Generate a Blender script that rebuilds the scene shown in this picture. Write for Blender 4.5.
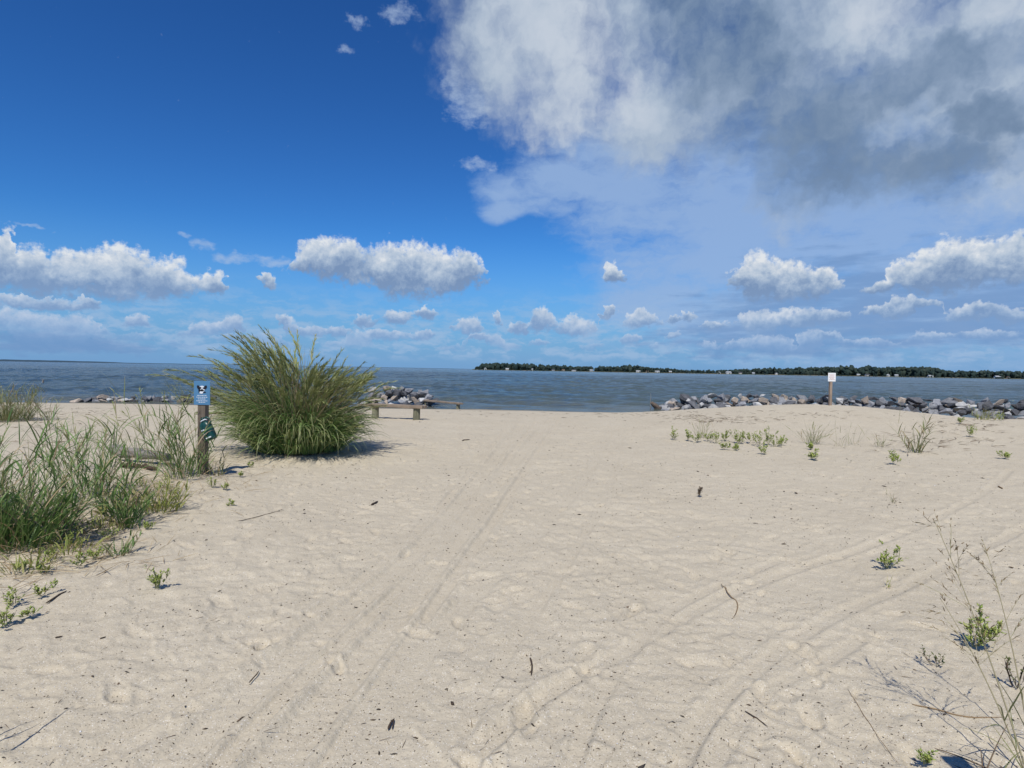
import bpy, math, random
import numpy as np

# ---------------------------------------------------------------- camera, sky, sun, exposure
for o in list(bpy.data.objects):
    bpy.data.objects.remove(o)
scene = bpy.context.scene
COL = scene.collection
random.seed(7)
RNG = np.random.default_rng(11)

EYE = 1.6                      # eye height above the sand at the photographer's feet
FPX, PCX, PCY = 600.0, 512.0, 384.0
PITCH = math.radians(-1.38)
ROLL = math.radians(0.945)
CAM = np.array([0.0, 0.0, EYE])
FWD = np.array([0.0, math.cos(PITCH), math.sin(PITCH)])
_r0 = np.array([1.0, 0.0, 0.0])
_u0 = np.cross(_r0, FWD)
RIGHT = _r0 * math.cos(ROLL) + _u0 * math.sin(ROLL)
UP = np.cross(RIGHT, FWD)

cam_data = bpy.data.cameras.new('camera')
cam_data.sensor_width = 36.0
cam_data.lens = 36.0 * FPX / 1024.0
cam_data.clip_start = 0.05
cam_data.clip_end = 200000.0
cam = bpy.data.objects.new('camera', cam_data)
COL.objects.link(cam)
from mathutils import Matrix, Vector
cam.matrix_world = Matrix(((RIGHT[0], UP[0], -FWD[0], CAM[0]),
                           (RIGHT[1], UP[1], -FWD[1], CAM[1]),
                           (RIGHT[2], UP[2], -FWD[2], CAM[2]),
                           (0, 0, 0, 1)))
scene.camera = cam

scene.view_settings.view_transform = 'Standard'
scene.view_settings.look = 'None'
scene.view_settings.exposure = 0.0
scene.view_settings.gamma = 1.0
scene.view_settings.use_curve_mapping = False
scene.cycles.max_bounces = 6
scene.cycles.diffuse_bounces = 3
scene.cycles.glossy_bounces = 3
scene.cycles.transmission_bounces = 3
scene.cycles.transparent_max_bounces = 8
scene.cycles.use_denoising = True

SUN_EL = math.radians(54.0)
SUN_AZ = math.radians(10.5)    # the light travels this far to the right of straight ahead
sun_data = bpy.data.lights.new('sun', 'SUN')
sun_data.energy = 4.15
sun_data.angle = math.radians(0.53)
sun_data.color = (1.0, 0.955, 0.87)
sun = bpy.data.objects.new('sun', sun_data)
COL.objects.link(sun)
LIGHT_DIR = Vector((math.sin(SUN_AZ) * math.cos(SUN_EL), math.cos(SUN_AZ) * math.cos(SUN_EL), -math.sin(SUN_EL)))
sun.rotation_euler = LIGHT_DIR.to_track_quat('-Z', 'Y').to_euler()
sun.location = (-5, -20, 40)


def ray(px, py):
    d = FWD * FPX + RIGHT * (px - PCX) + UP * (PCY - py)
    return d / np.linalg.norm(d)


def azel(px, py):
    d = ray(px, py)
    return math.degrees(math.atan2(d[0], d[1])), math.degrees(math.asin(d[2]))


# ---- the sky: Nishita sky with clouds placed by compass direction and elevation
world = bpy.data.worlds.new('World')
scene.world = world
world.use_nodes = True
WT = world.node_tree
WT.nodes.clear()


class G:
    """Small helper for building node trees."""
    def __init__(self, tree):
        self.t = tree

    def node(self, kind, **kw):
        n = self.t.nodes.new(kind)
        for k, v in kw.items():
            setattr(n, k, v)
        return n

    def put(self, sock, v):
        if isinstance(v, bpy.types.NodeSocket):
            self.t.links.new(v, sock)
        else:
            sock.default_value = v

    def m(self, op, a, b=None, c=None, clamp=False):
        n = self.node('ShaderNodeMath', operation=op, use_clamp=clamp)
        self.put(n.inputs[0], a)
        if b is not None: self.put(n.inputs[1], b)
        if c is not None: self.put(n.inputs[2], c)
        return n.outputs[0]

    def v(self, op, a, b=None, c=None, scale=None):
        n = self.node('ShaderNodeVectorMath', operation=op)
        self.put(n.inputs[0], a)
        if b is not None: self.put(n.inputs[1], b)
        if c is not None: self.put(n.inputs[2], c)
        if scale is not None: self.put(n.inputs['Scale'], scale)
        return n.outputs['Value'] if op in ('DOT_PRODUCT', 'LENGTH') else n.outputs[0]

    def xyz(self, x, y, z):
        n = self.node('ShaderNodeCombineXYZ')
        for i, q in enumerate((x, y, z)): self.put(n.inputs[i], q)
        return n.outputs[0]

    def sep(self, vec):
        n = self.node('ShaderNodeSeparateXYZ')
        self.put(n.inputs[0], vec)
        return n.outputs

    def noise(self, vec, scale, detail=2.0, rough=0.5, lac=2.0, dist=0.0, color=False, dims='2D'):
        n = self.node('ShaderNodeTexNoise', noise_dimensions=dims)
        self.put(n.inputs['Vector'], vec)
        n.inputs['Scale'].default_value = scale
        n.inputs['Detail'].default_value = detail
        n.inputs['Roughness'].default_value = rough
        n.inputs['Lacunarity'].default_value = lac
        n.inputs['Distortion'].default_value = dist
        return n.outputs['Color' if color else 'Fac']

    def vor(self, vec, scale, detail=0.0, rough=0.5, feature='F1', out='Distance', rnd=1.0, dims='3D', smooth=None):
        n = self.node('ShaderNodeTexVoronoi', voronoi_dimensions=dims, feature=feature)
        self.put(n.inputs['Vector'], vec)
        n.normalize = True
        n.inputs['Scale'].default_value = scale
        n.inputs['Detail'].default_value = detail
        n.inputs['Roughness'].default_value = rough
        n.inputs['Randomness'].default_value = rnd
        if smooth is not None: n.inputs['Smoothness'].default_value = smooth
        return n.outputs[out]

    def ss(self, x, lo, hi, a=0.0, b=1.0):
        n = self.node('ShaderNodeMapRange', interpolation_type='SMOOTHSTEP')
        self.put(n.inputs['Value'], x)
        for k, q in (('From Min', lo), ('From Max', hi), ('To Min', a), ('To Max', b)): self.put(n.inputs[k], q)
        return n.outputs['Result']

    def mapr(self, x, lo, hi, a=0.0, b=1.0):
        n = self.node('ShaderNodeMapRange')
        self.put(n.inputs['Value'], x)
        for k, q in (('From Min', lo), ('From Max', hi), ('To Min', a), ('To Max', b)): self.put(n.inputs[k], q)
        return n.outputs['Result']

    def mix(self, f, a, b, blend='MIX'):
        n = self.node('ShaderNodeMix', data_type='RGBA', blend_type=blend)
        self.put(n.inputs[0], f)
        self.put(n.inputs[6], a if not isinstance(a, tuple) else (*a[:3], 1.0))
        self.put(n.inputs[7], b if not isinstance(b, tuple) else (*b[:3], 1.0))
        return n.outputs[2]

    def ramp(self, f, stops, interp='LINEAR'):
        n = self.node('ShaderNodeValToRGB')
        cr = n.color_ramp
        cr.interpolation = interp
        while len(cr.elements) < len(stops): cr.elements.new(0.5)
        for e, (p, c) in zip(cr.elements, stops):
            e.position = p
            e.color = (*c[:3], 1.0)
        self.put(n.inputs[0], f)
        return n.outputs[0]


def srgb(r, g, b):
    f = lambda c: (c / 12.92 if c <= 0.04045 else ((c + 0.055) / 1.055) ** 2.4)
    return tuple(f(q / 255.0) for q in (r, g, b))


g = G(WT)
BG = 0.1                       # strength of the world background
tc = g.node('ShaderNodeTexCoord')
DIR = tc.outputs['Generated']
dx, dy, dz = g.sep(DIR)
AZ = g.m('MULTIPLY', g.m('ARCTAN2', dx, dy), 180 / math.pi)
EL = g.m('MULTIPLY', g.m('ARCSINE', dz), 180 / math.pi)
P = g.xyz(AZ, EL, 0.0)
sky = g.node('ShaderNodeTexSky', sky_type='NISHITA')
sky.sun_disc = False
sky.sun_elevation = SUN_EL
sky.sun_rotation = math.pi + SUN_AZ
sky.altitude = 0.0
sky.air_density = 1.0
sky.dust_density = 0.0
sky.ozone_density = 2.2
g.put(sky.inputs[0], DIR) if sky.inputs else None
hsv = g.node('ShaderNodeHueSaturation')
hsv.inputs['Hue'].default_value = 0.505
hsv.inputs['Saturation'].default_value = 1.1
hsv.inputs['Value'].default_value = 1.0
g.put(hsv.inputs['Color'], sky.outputs[0])
gam = g.node('ShaderNodeGamma')
g.put(gam.inputs['Color'], g.v('MULTIPLY', g.v('SCALE', hsv.outputs[0], scale=BG), (.40, .80, 1.10)))
gam.inputs['Gamma'].default_value = 1.22
SKY = g.v('SCALE', gam.outputs[0], scale=1.12 / BG)


def cloud_field(P, puffs):
    """puffs: (cx, cy, rx, r_up, r_down) in photo-sized pixels; turned into azimuth and elevation.
    Returns S (0 outside, 1 at the middle of a puff) and B (relative height in the puff)."""
    px, py, _ = g.sep(P)
    PX = g.xyz(px, px, px)
    PY = g.xyz(py, py, py)
    S = W = WB = None
    puffs = list(puffs)
    while len(puffs) % 3: puffs.append(None)
    for i in range(0, len(puffs), 3):
        cx, cy, ix, iu, idn = [], [], [], [], []
        for q in puffs[i:i + 3]:
            if q is None:
                cx.append(999.0); cy.append(0.0); ix.append(1.0); iu.append(1.0); idn.append(1.0)
                continue
            a, e = azel(q[0], q[1])
            a2, e1 = azel(q[0] + q[2], q[1])
            _, e2 = azel(q[0], q[1] - q[3])
            _, e3 = azel(q[0], q[1] + q[4])
            cx.append(a); cy.append(e)
            ix.append(1 / max(.05, a2 - a)); iu.append(1 / max(.05, e2 - e)); idn.append(-1 / max(.05, e - e3))
        ex = g.v('MULTIPLY', g.v('SUBTRACT', PX, tuple(cx)), tuple(ix))
        dyv = g.v('SUBTRACT', PY, tuple(cy))
        up = g.v('MULTIPLY', dyv, tuple(iu))
        ey = g.v('MAXIMUM', up, g.v('MULTIPLY', dyv, tuple(idn)))
        r2 = g.v('MULTIPLY_ADD', ey, ey, g.v('MULTIPLY', ex, ex))
        s = g.v('MAXIMUM', g.v('SUBTRACT', (1, 1, 1), r2), (-1.3, -1.3, -1.3))
        w = g.v('MAXIMUM', s, (0.001, 0.001, 0.001))
        w = g.v('MULTIPLY', w, w)
        S = s if S is None else g.v('MAXIMUM', S, s)
        W = w if W is None else g.v('ADD', W, w)
        wb = g.v('MULTIPLY', w, up)
        WB = wb if WB is None else g.v('ADD', WB, wb)
    a, b, c = g.sep(S)
    Sf = g.m('MAXIMUM', a, g.m('MAXIMUM', b, c))
    Wf = g.v('DOT_PRODUCT', W, (1, 1, 1))
    Bf = g.m('DIVIDE', g.v('DOT_PRODUCT', WB, (1, 1, 1)), Wf)
    return Sf, Bf

# ---- noises shared by the cloud layers
nw = g.v('SUBTRACT', g.noise(P, 0.16, 2.0, .5, color=True), (.5, .5, .5))
nf = g.v('SUBTRACT', g.noise(P, 0.7, 3.0, .55, color=True), (.5, .5, .5))

# ---- the broad deck of stratocumulus at upper right
PW = g.v('ADD', P, g.v('MULTIPLY', nw, (4.5, 3.5, 0)))
PW = g.v('ADD', PW, g.v('MULTIPLY', nf, (2.2, 2.2, 0)))
deck = [(640, -40, 215, 130, 150), (820, 20, 260, 160, 130), (960, 80, 260, 200, 130), (760, 60, 170, 120, 110),
        (535, 10, 105, 130, 120), (560, 100, 62, 70, 50), (660, 120, 90, 90, 55), (830, 130, 110, 100, 90),
        (1040, 40, 200, 200, 190)]
SD, BD = cloud_field(PW, deck)
nd = g.noise(g.v('ADD', P, g.v('MULTIPLY', nf, (1.2, 1.2, 0))), 0.20, 6.0, .60)
dd = g.m('ADD', SD, g.m('MULTIPLY', g.m('SUBTRACT', nd, .5), 1.9))
A_DECK = g.m('MULTIPLY', g.ss(dd, -.42, 1.12), .97)
dark = [(785, 128, 95, 75, 75), (845, 172, 100, 60, 40), (730, 60, 100, 90, 60), (900, 92, 90, 45, 40), (970, 60, 70, 35, 40), (690, 20, 80, 60, 60), (935, 165, 60, 30, 40), (985, 120, 60, 30, 30)]
PW2 = g.v('ADD', P, g.v('MULTIPLY', nw, (5.0, 4.0, 0)))
PW2 = g.v('ADD', PW2, g.v('MULTIPLY', nf, (3.0, 2.5, 0)))
SK, BK = cloud_field(PW2, dark)
bright = [(545, 105, 60, 45, 40), (560, 25, 90, 70, 60), (850, 18, 75, 30, 35), (900, 124, 38, 20, 18), (1015, 20, 50, 60, 60), (640, 100, 60, 40, 35), (990, 195, 70, 25, 25), (620, 40, 60, 40, 40)]
SB2, _ = cloud_field(PW2, bright)
nsoft = g.noise(PW, .10, 2.0, .5)
shade = g.m('ADD', g.m('MULTIPLY', g.ss(SK, -.6, 1.0), .52), g.m('MULTIPLY', g.m('SUBTRACT', nd, .5), -.75))
shade = g.m('ADD', shade, g.m('MULTIPLY', g.m('SUBTRACT', nsoft, .5), .5))
shade = g.m('SUBTRACT', shade, g.m('MULTIPLY', g.ss(SB2, -.6, 1.0), .24))
C_DECK = g.ramp(g.m('ADD', shade, .38), [(0.0, srgb(196, 206, 219)), (.30, srgb(175, 190, 208)), (.62, srgb(146, 165, 190)), (.85, srgb(120, 142, 170)), (1.0, srgb(104, 127, 156))])

# ---- thin high veil
PV = g.v('ADD', P, g.v('MULTIPLY', nw, (5.0, 2.5, 0)))
PV2 = g.v('ADD', P, g.v('MULTIPLY', nf, (2.2, 1.0, 0)))
veil = [(900, 230, 420, 170, 160), (760, 210, 230, 110, 120), (640, 200, 110, 90, 45), (560, 190, 75, 40, 22), (535, 208, 55, 14, 12), (640, 150, 110, 30, 16),
        (700, 290, 160, 90, 60), (1000, 300, 300, 120, 60)]
SV, _ = cloud_field(PV, veil)
nv = g.noise(g.v('MULTIPLY', PV2, (.55, 1.45, 1)), 0.22, 6.0, .62)
A_VEIL = g.m('MULTIPLY', g.ss(g.m('ADD', SV, g.m('MULTIPLY', g.m('SUBTRACT', nv, .5), 2.8)), -.45, 1.1), .84)
C_VEIL = srgb(150, 179, 219)

# ---- wisps
wisp = [(357, 22, 14, 10, 10), (400, 14, 26, 16, 14), (345, 50, 12, 8, 8), (186, 236, 16, 5, 5), (205, 246, 18, 9, 8), (240, 258, 44, 8, 8), (275, 262, 34, 9, 8),
        (455, 95, 18, 40, 30), (470, 110, 30, 40, 24), (478, 165, 26, 10, 9), (30, 226, 22, 3, 3)]
PS = g.v('ADD', P, g.v('MULTIPLY', nf, (2.6, 1.4, 0)))
SW, _ = cloud_field(PS, wisp)
A_WISP = g.m('MULTIPLY', g.ss(g.m('ADD', SW, g.m('MULTIPLY', g.m('SUBTRACT', g.noise(g.v('MULTIPLY', P, (.7, 1.4, 1)), 1.0, 5.0, .65), .5), 1.7)), 0.24, 1.5), .66)

# ---- cumulus: heaped clouds with flat bases, tops in the sun
rows = [
    [   # the big heaps
        (5, 236, 11, 11, 7), (40, 282, 70, 24, 16), (35, 262, 22, 16, 14), (110, 282, 62, 36, 19), (120, 272, 45, 25, 20), (165, 284, 45, 25, 17), (212, 284, 17, 16, 12), (0, 275, 30, 28, 18),
        (330, 268, 42, 30, 12), (345, 258, 28, 20, 14), (395, 270, 50, 28, 20), (430, 272, 46, 26, 20), (462, 272, 26, 24, 16), (415, 286, 40, 10, 12), (268, 280, 14, 9, 8),
        (612, 276, 13, 15, 8),
        (755, 278, 26, 26, 12), (785, 285, 45, 22, 17), (820, 285, 22, 18, 14), (745, 292, 12, 8, 6),
        (885, 287, 20, 9, 7), (930, 278, 45, 28, 16), (975, 258, 30, 20, 16), (950, 262, 26, 24, 16), (975, 275, 26, 22, 16), (1015, 262, 30, 28, 22), (1000, 250, 20, 14, 14)],
    [   # the row below
        (30, 302, 60, 7, 8), (85, 304, 24, 6, 7), (130, 322, 12, 9, 6), (142, 320, 10, 8, 8),
        (215, 330, 24, 9, 5), (232, 324, 12, 8, 5), (286, 320, 9, 6, 5), (310, 332, 24, 7, 5), (365, 322, 12, 8, 6), (398, 318, 20, 8, 6), (426, 313, 10, 10, 7),
        (468, 328, 16, 10, 6), (497, 321, 6, 9, 5), (541, 322, 16, 15, 10), (575, 328, 24, 12, 8), (608, 312, 9, 8, 6), (640, 322, 22, 10, 6), (673, 319, 8, 4, 4), (688, 316, 7, 6, 5),
        (758, 324, 24, 14, 9), (795, 318, 44, 8, 8), (830, 315, 22, 7, 6), (915, 303, 26, 7, 7), (885, 312, 30, 6, 6), (975, 312, 40, 8, 8), (1015, 316, 24, 8, 7), (190, 334, 16, 6, 4), (338, 333, 14, 6, 4), (518, 330, 12, 8, 5), (715, 326, 16, 5, 4)],
    [   # lowest, farthest
        (15, 320, 46, 10, 10), (78, 322, 18, 8, 8), (135, 337, 20, 4, 4), (50, 341, 40, 4, 5), (100, 334, 16, 4, 4), (245, 338, 40, 5, 4),
        (380, 336, 36, 7, 5), (420, 336, 18, 6, 4), (482, 336, 20, 4, 4), (452, 348, 14, 4, 3), (540, 343, 15, 4, 4), (590, 347, 14, 4, 3), (630, 340, 12, 8, 4), (676, 334, 11, 5, 4), (708, 345, 14, 4, 3), (655, 347, 8, 3, 3),
        (762, 341, 28, 6, 5), (820, 334, 26, 5, 5), (930, 336, 30, 5, 5), (985, 333, 34, 6, 6), (870, 343, 34, 5, 5), (735, 346, 22, 4, 4), (345, 345, 26, 4, 4), (280, 346, 24, 4, 3), (505, 347, 16, 4, 3), (180, 346, 26, 4, 3), (790, 350, 30, 4, 3)],
]


def row_curve(puffs):
    """Top, base and fullness of a row of cloud heaps as curves over the azimuth."""
    n = 257
    az = np.linspace(-45, 45, n)
    top = np.full(n, -9.0); bot = np.full(n, 99.0); full = np.full(n, -1.0)
    for q in puffs:
        a, e = azel(q[0], q[1])
        a2 = azel(q[0] + q[2], q[1])[0]; e1 = azel(q[0], q[1] - q[3])[1]; e2 = azel(q[0], q[1] + q[4])[1]
        k = 1 - ((az - a) / (a2 - a)) ** 2
        full = np.maximum(full, k)
        r = np.sqrt(np.clip(k, 0, 1)); ins = k > 0
        top = np.where(ins, np.maximum(top, e + (e1 - e) * r), top)
        bot = np.where(ins, np.minimum(bot, e - (e - e2) * r ** .5), bot)
    ok = top > bot
    near = np.array([np.flatnonzero(ok)[np.argmin(np.abs(np.flatnonzero(ok) - i))] for i in range(n)])
    top, bot = top[near], bot[near]
    full = np.where(ok, full, np.minimum(full * 4, -.5))
    return az, top / 30.0, bot / 30.0, np.clip(full, -1, 1) * .5 + .5


n1 = g.v('SUBTRACT', g.noise(P, 0.55, 2.0, .5, color=True), (.5, .5, .5))
lowk = g.mapr(EL, 1.0, 9.0, .35, 1.0)
n2 = g.v('SUBTRACT', g.noise(P, 2.2, 2.0, .6, color=True), (.5, .5, .5))
PC = g.v('ADD', P, g.v('SCALE', g.v('MULTIPLY', n1, (2.6, 1.7, 0)), scale=lowk))
PC = g.v('ADD', PC, g.v('MULTIPLY', n2, (.75, .55, 0)))
pcx, pcy, _ = g.sep(PC)
xin = g.mapr(pcx, -45.0, 45.0, 0.0, 1.0)
SC = BC = None
for puffs in rows:
    az_, t_, b_, f_ = row_curve(puffs)
    cn = g.node('ShaderNodeRGBCurve')
    for ch, val in enumerate((t_, b_, f_)):
        cv = cn.mapping.curves[ch]
        cv.points[0].location = (0.0, float(val[0])); cv.points[1].location = (1.0, float(val[-1]))
        for k in range(1, len(az_) - 1):
            cv.points.new(k / (len(az_) - 1), float(val[k]))
        for pt in cv.points: pt.handle_type = 'VECTOR'
    cn.mapping.extend = 'HORIZONTAL'
    cn.mapping.update()
    g.put(cn.inputs['Color'], g.xyz(xin, xin, xin))
    t2, b2, f2 = g.sep(cn.outputs[0])
    eln = g.m('MULTIPLY', pcy, 1 / 30.0)
    hh = g.m('MAXIMUM', g.m('MULTIPLY', g.m('SUBTRACT', t2, b2), .5), .004)
    ey = g.m('DIVIDE', g.m('SUBTRACT', g.m('SUBTRACT', eln, b2), hh), hh)
    s = g.m('MULTIPLY_ADD', f2, 2.0, -1.0)
    s = g.m('MAXIMUM', g.m('SUBTRACT', s, g.m('MULTIPLY', ey, ey)), -.7)
    if SC is None:
        SC, BC = s, ey
    else:
        k = g.m('GREATER_THAN', s, SC)
        BC = g.m('ADD', BC, g.m('MULTIPLY', k, g.m('SUBTRACT', ey, BC)))
        SC = g.m('MAXIMUM', SC, s)
BC = g.m('MINIMUM', g.m('MAXIMUM', BC, -1.2), 1.2)



def billow(vec):
    a = g.vor(vec, 0.75, 3.0, .6, feature='F1', dims='2D')
    return g.m('SUBTRACT', 1.0, a)


PB = g.v('ADD', P, g.v('MULTIPLY', nf, (.9, .9, 0)))
bl = billow(PB)
bl_up = billow(g.v('ADD', PB, (-0.12, 0.42, 0)))
nfine = g.noise(P, 1.9, 5.0, .66)
dens = g.m('ADD', SC, g.m('MULTIPLY', g.m('SUBTRACT', bl, .5), .8))
dens = g.m('ADD', dens, g.m('MULTIPLY', g.m('SUBTRACT', nfine, .5), 1.3))
A_CUM = g.m('MULTIPLY', g.ss(g.m('MULTIPLY', dens, g.mapr(EL, 1.0, 7.0, .72, 1.0)), -0.22, 0.74), .97)
lit = g.m('ADD', g.m('MULTIPLY', BC, .62), g.m('MULTIPLY', g.m('SUBTRACT', bl, bl_up), .70))
lit = g.m('ADD', lit, g.m('MULTIPLY', g.m('SUBTRACT', g.noise(P, .35, 2.0, .5), .5), .9))
lit = g.m('ADD', lit, g.m('MULTIPLY', g.m('SUBTRACT', nfine, .5), .55))
lit = g.m('ADD', lit, .38)
lit = g.m('ADD', lit, g.m('MULTIPLY', g.ss(dens, .75, .1), .12))
C_CUM = g.ramp(lit, [(0.0, srgb(122, 147, 183)), (.3, srgb(150, 171, 199)), (.58, srgb(182, 197, 215)), (.85, srgb(208, 216, 226)), (1.0, srgb(226, 230, 234))])
# distant clouds sink into the blue of the air
air = g.ss(EL, 9.0, 0.6, 0.0, .72)
C_CUM = g.mix(air, C_CUM, srgb(133, 170, 216))
A_CUM = g.m('MULTIPLY', A_CUM, g.ss(EL, .8, 3.6, .1, 1.0))

# ---- faint broken cloud low over the whole horizon
nh = g.noise(g.v('MULTIPLY', g.v('ADD', P, g.v('MULTIPLY', nf, (1.5, .6, 0))), (.34, 1.1, 1)), 1.0, 6.0, .66)
A_HAZE = g.m('MULTIPLY', g.m('MULTIPLY', g.ss(nh, .40, .66), g.ss(EL, .3, 1.6)), g.ss(EL, 8.5, 2.5, 0.0, .68))

# ---- low grey-blue bank along the right horizon
bank = [(880, 320, 300, 80, 34), (800, 345, 200, 40, 16), (1010, 320, 160, 70, 30), (60, 345, 120, 20, 12)]
SBk, _ = cloud_field(g.v('ADD', P, g.v('MULTIPLY', nf, (4.0, 1.2, 0))), bank)
nb = g.noise(g.v('MULTIPLY', P, (.25, 1.5, 1)), 0.8, 5.0, .6)
A_BANK = g.m('MULTIPLY', g.ss(g.m('ADD', SBk, g.m('MULTIPLY', g.m('SUBTRACT', nb, .5), 2.4)), -.1, 1.0), .72)

K = 1.0 / BG
sc = lambda c: g.v('SCALE', c, scale=K)
low = g.ss(EL, 13.0, -1.0, 0.0, .95)
out = g.mix(low, SKY, tuple(q * K for q in srgb(112, 154, 205)))
out = g.mix(A_VEIL, out, tuple(q * K for q in C_VEIL))
out = g.mix(A_WISP, out, tuple(q * K for q in srgb(172, 193, 222)))
out = g.mix(A_DECK, out, sc(C_DECK))
out = g.mix(A_HAZE, out, tuple(q * K for q in srgb(160, 187, 219)))
out = g.mix(A_BANK, out, tuple(q * K for q in srgb(112, 148, 196)))
out = g.mix(A_CUM, out, sc(C_CUM))
bgn = g.node('ShaderNodeBackground')
bgn.inputs['Strength'].default_value = BG
g.put(bgn.inputs['Color'], out)
wo = g.node('ShaderNodeOutputWorld')
g.put(wo.inputs['Surface'], bgn.outputs[0])
world.cycles.sampling_method = 'NONE'

# ---------------------------------------------------------------- helpers
def link(o, parent=None):
    COL.objects.link(o)
    if parent is not None:
        o.parent = parent
    return o


def mesh_obj(name, V, F, mat=None, parent=None, smooth=False, uv=None, mats=None, midx=None):
    """V (n,3) and F (m,3 or 4) arrays, or lists."""
    me = bpy.data.meshes.new(name)
    if isinstance(F, np.ndarray):
        n, k = F.shape
        V = np.asarray(V, np.float32)
        me.vertices.add(len(V))
        me.vertices.foreach_set('co', V.ravel())
        me.loops.add(n * k)
        me.loops.foreach_set('vertex_index', F.astype(np.int32).ravel())
        me.polygons.add(n)
        me.polygons.foreach_set('loop_start', np.arange(0, n * k, k, dtype=np.int32))
        me.polygons.foreach_set('loop_total', np.full(n, k, np.int32))
        if uv is not None:
            l = me.uv_layers.new(name='UVMap')
            l.data.foreach_set('uv', np.asarray(uv, np.float32)[F.ravel()].ravel())
        me.update(calc_edges=True)
    else:
        me.from_pydata([tuple(v) for v in V], [], F)
        me.update()
    if smooth:
        me.polygons.foreach_set('use_smooth', np.ones(len(me.polygons), bool))
    for m in (mats or ([mat] if mat else [])):
        me.materials.append(m)
    if midx is not None:
        me.polygons.foreach_set('material_index', np.asarray(midx, np.int32))
    o = bpy.data.objects.new(name, me)
    return link(o, parent)


def tag(o, label=None, cat=None, group=None, kind=None):
    if label: o['label'] = label
    if cat: o['category'] = cat
    if group: o['group'] = group
    if kind: o['kind'] = kind
    return o


def thing(name, loc, label, cat, group=None, rz=0.0):
    o = bpy.data.objects.new(name, None)
    o.empty_display_size = .2
    o.location = tuple(float(q) for q in loc)
    o.rotation_euler = (0, 0, rz)
    link(o)
    return tag(o, label, cat, group)


def material(name, rough=.8, spec=.3):
    m = bpy.data.materials.new(name)
    m.use_nodes = True
    t = m.node_tree
    t.nodes.clear()
    q = G(t)
    p = q.node('ShaderNodeBsdfPrincipled')
    p.inputs['Roughness'].default_value = rough
    p.inputs['Specular IOR Level'].default_value = spec
    o = q.node('ShaderNodeOutputMaterial')
    t.links.new(p.outputs[0], o.inputs[0])
    return m, q, p, o


def bump(q, p, h, strength=.5, dist=.01):
    b = q.node('ShaderNodeBump')
    q.put(b.inputs['Height'], h)
    b.inputs['Strength'].default_value = strength
    b.inputs['Distance'].default_value = dist
    q.put(p.inputs['Normal'], b.outputs[0])
    return b


# value-gradient noise for terrain shapes
_perm = RNG.permutation(4096)
_ang = RNG.uniform(0, 2 * math.pi, 4096)
_gx, _gy = np.cos(_ang), np.sin(_ang)


def perlin(x, y):
    xi, yi = np.floor(x).astype(np.int64), np.floor(y).astype(np.int64)
    xf, yf = x - xi, y - yi
    u, v = xf ** 3 * (xf * (xf * 6 - 15) + 10), yf ** 3 * (yf * (yf * 6 - 15) + 10)

    def gr(i, j, a, b):
        h = _perm[(_perm[i & 4095] + j) & 4095]
        return _gx[h] * a + _gy[h] * b
    a = gr(xi, yi, xf, yf); b = gr(xi + 1, yi, xf - 1, yf)
    c = gr(xi, yi + 1, xf, yf - 1); d = gr(xi + 1, yi + 1, xf - 1, yf - 1)
    return (a + u * (b - a)) * (1 - v) + (c + u * (d - c)) * v


def fbm(x, y, oct=4, gain=.5):
    s, a = 0.0, 1.0
    for k in range(oct):
        s = s + a * perlin(x * 2 ** k + 17.3 * k, y * 2 ** k - 9.1 * k)
        a *= gain
    return s


def smooth(x, a, b):
    t = np.clip((x - a) / (b - a), 0, 1)
    return t * t * (3 - 2 * t)


WATER_Z = -0.72


def base_height(x, y):
    x = np.asarray(x, float); y = np.asarray(y, float)
    ys = y + .9 * perlin(x * .09 + 3, y * 0 + 1.7) + .35 * perlin(x * .3, y * .02)
    z = -0.90 * smooth(ys, 18.0, 41.0)
    z = z - 3.0 * smooth(ys, 39.0, 75.0)
    # low dune on the right, hiding the foot of the breakwater
    z = z + .56 * np.exp(-((x - 11.3) / np.where(x > 11.3, 4.6, 5.6)) ** 2 - ((y - 22.0) / 5.2) ** 2)
    z = z + .14 * np.exp(-((x - 24.0) / 7.0) ** 2 - ((y - 20.0) / 6.0) ** 2)
    # hummock under the grass on the left
    z = z + .16 * np.exp(-((x + 6.2) / 2.2) ** 2 - ((y - 7.2) / 2.8) ** 2)
    z = z + .10 * np.exp(-((x + 3.9) / 1.4) ** 2 - ((y - 11.2) / 1.4) ** 2)
    z = z + .05 * fbm(x * .22 + 5, y * .22, 2) * smooth(y, -2, 4) * (1 - .7 * smooth(y, 26, 34))
    return z


EYEZ = float(base_height(0.0, 0.0))
CAM[2] = EYE + EYEZ
cam.location.z = CAM[2]


def ground(px, py, lift=0.0):
    """The point of the sand seen at a place of the photograph."""
    d = ray(px, py)
    t = np.concatenate([np.arange(1.2, 20, .02), np.arange(20, 120, .05)])
    p = CAM[None] + d[None] * t[:, None]
    h = base_height(p[:, 0], p[:, 1])
    k = np.argmax(p[:, 2] < h)
    return np.array([p[k, 0], p[k, 1], h[k] + lift])


def at_depth(px, py, y):
    d = ray(px, py)
    return CAM + d * (y / d[1])


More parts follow.
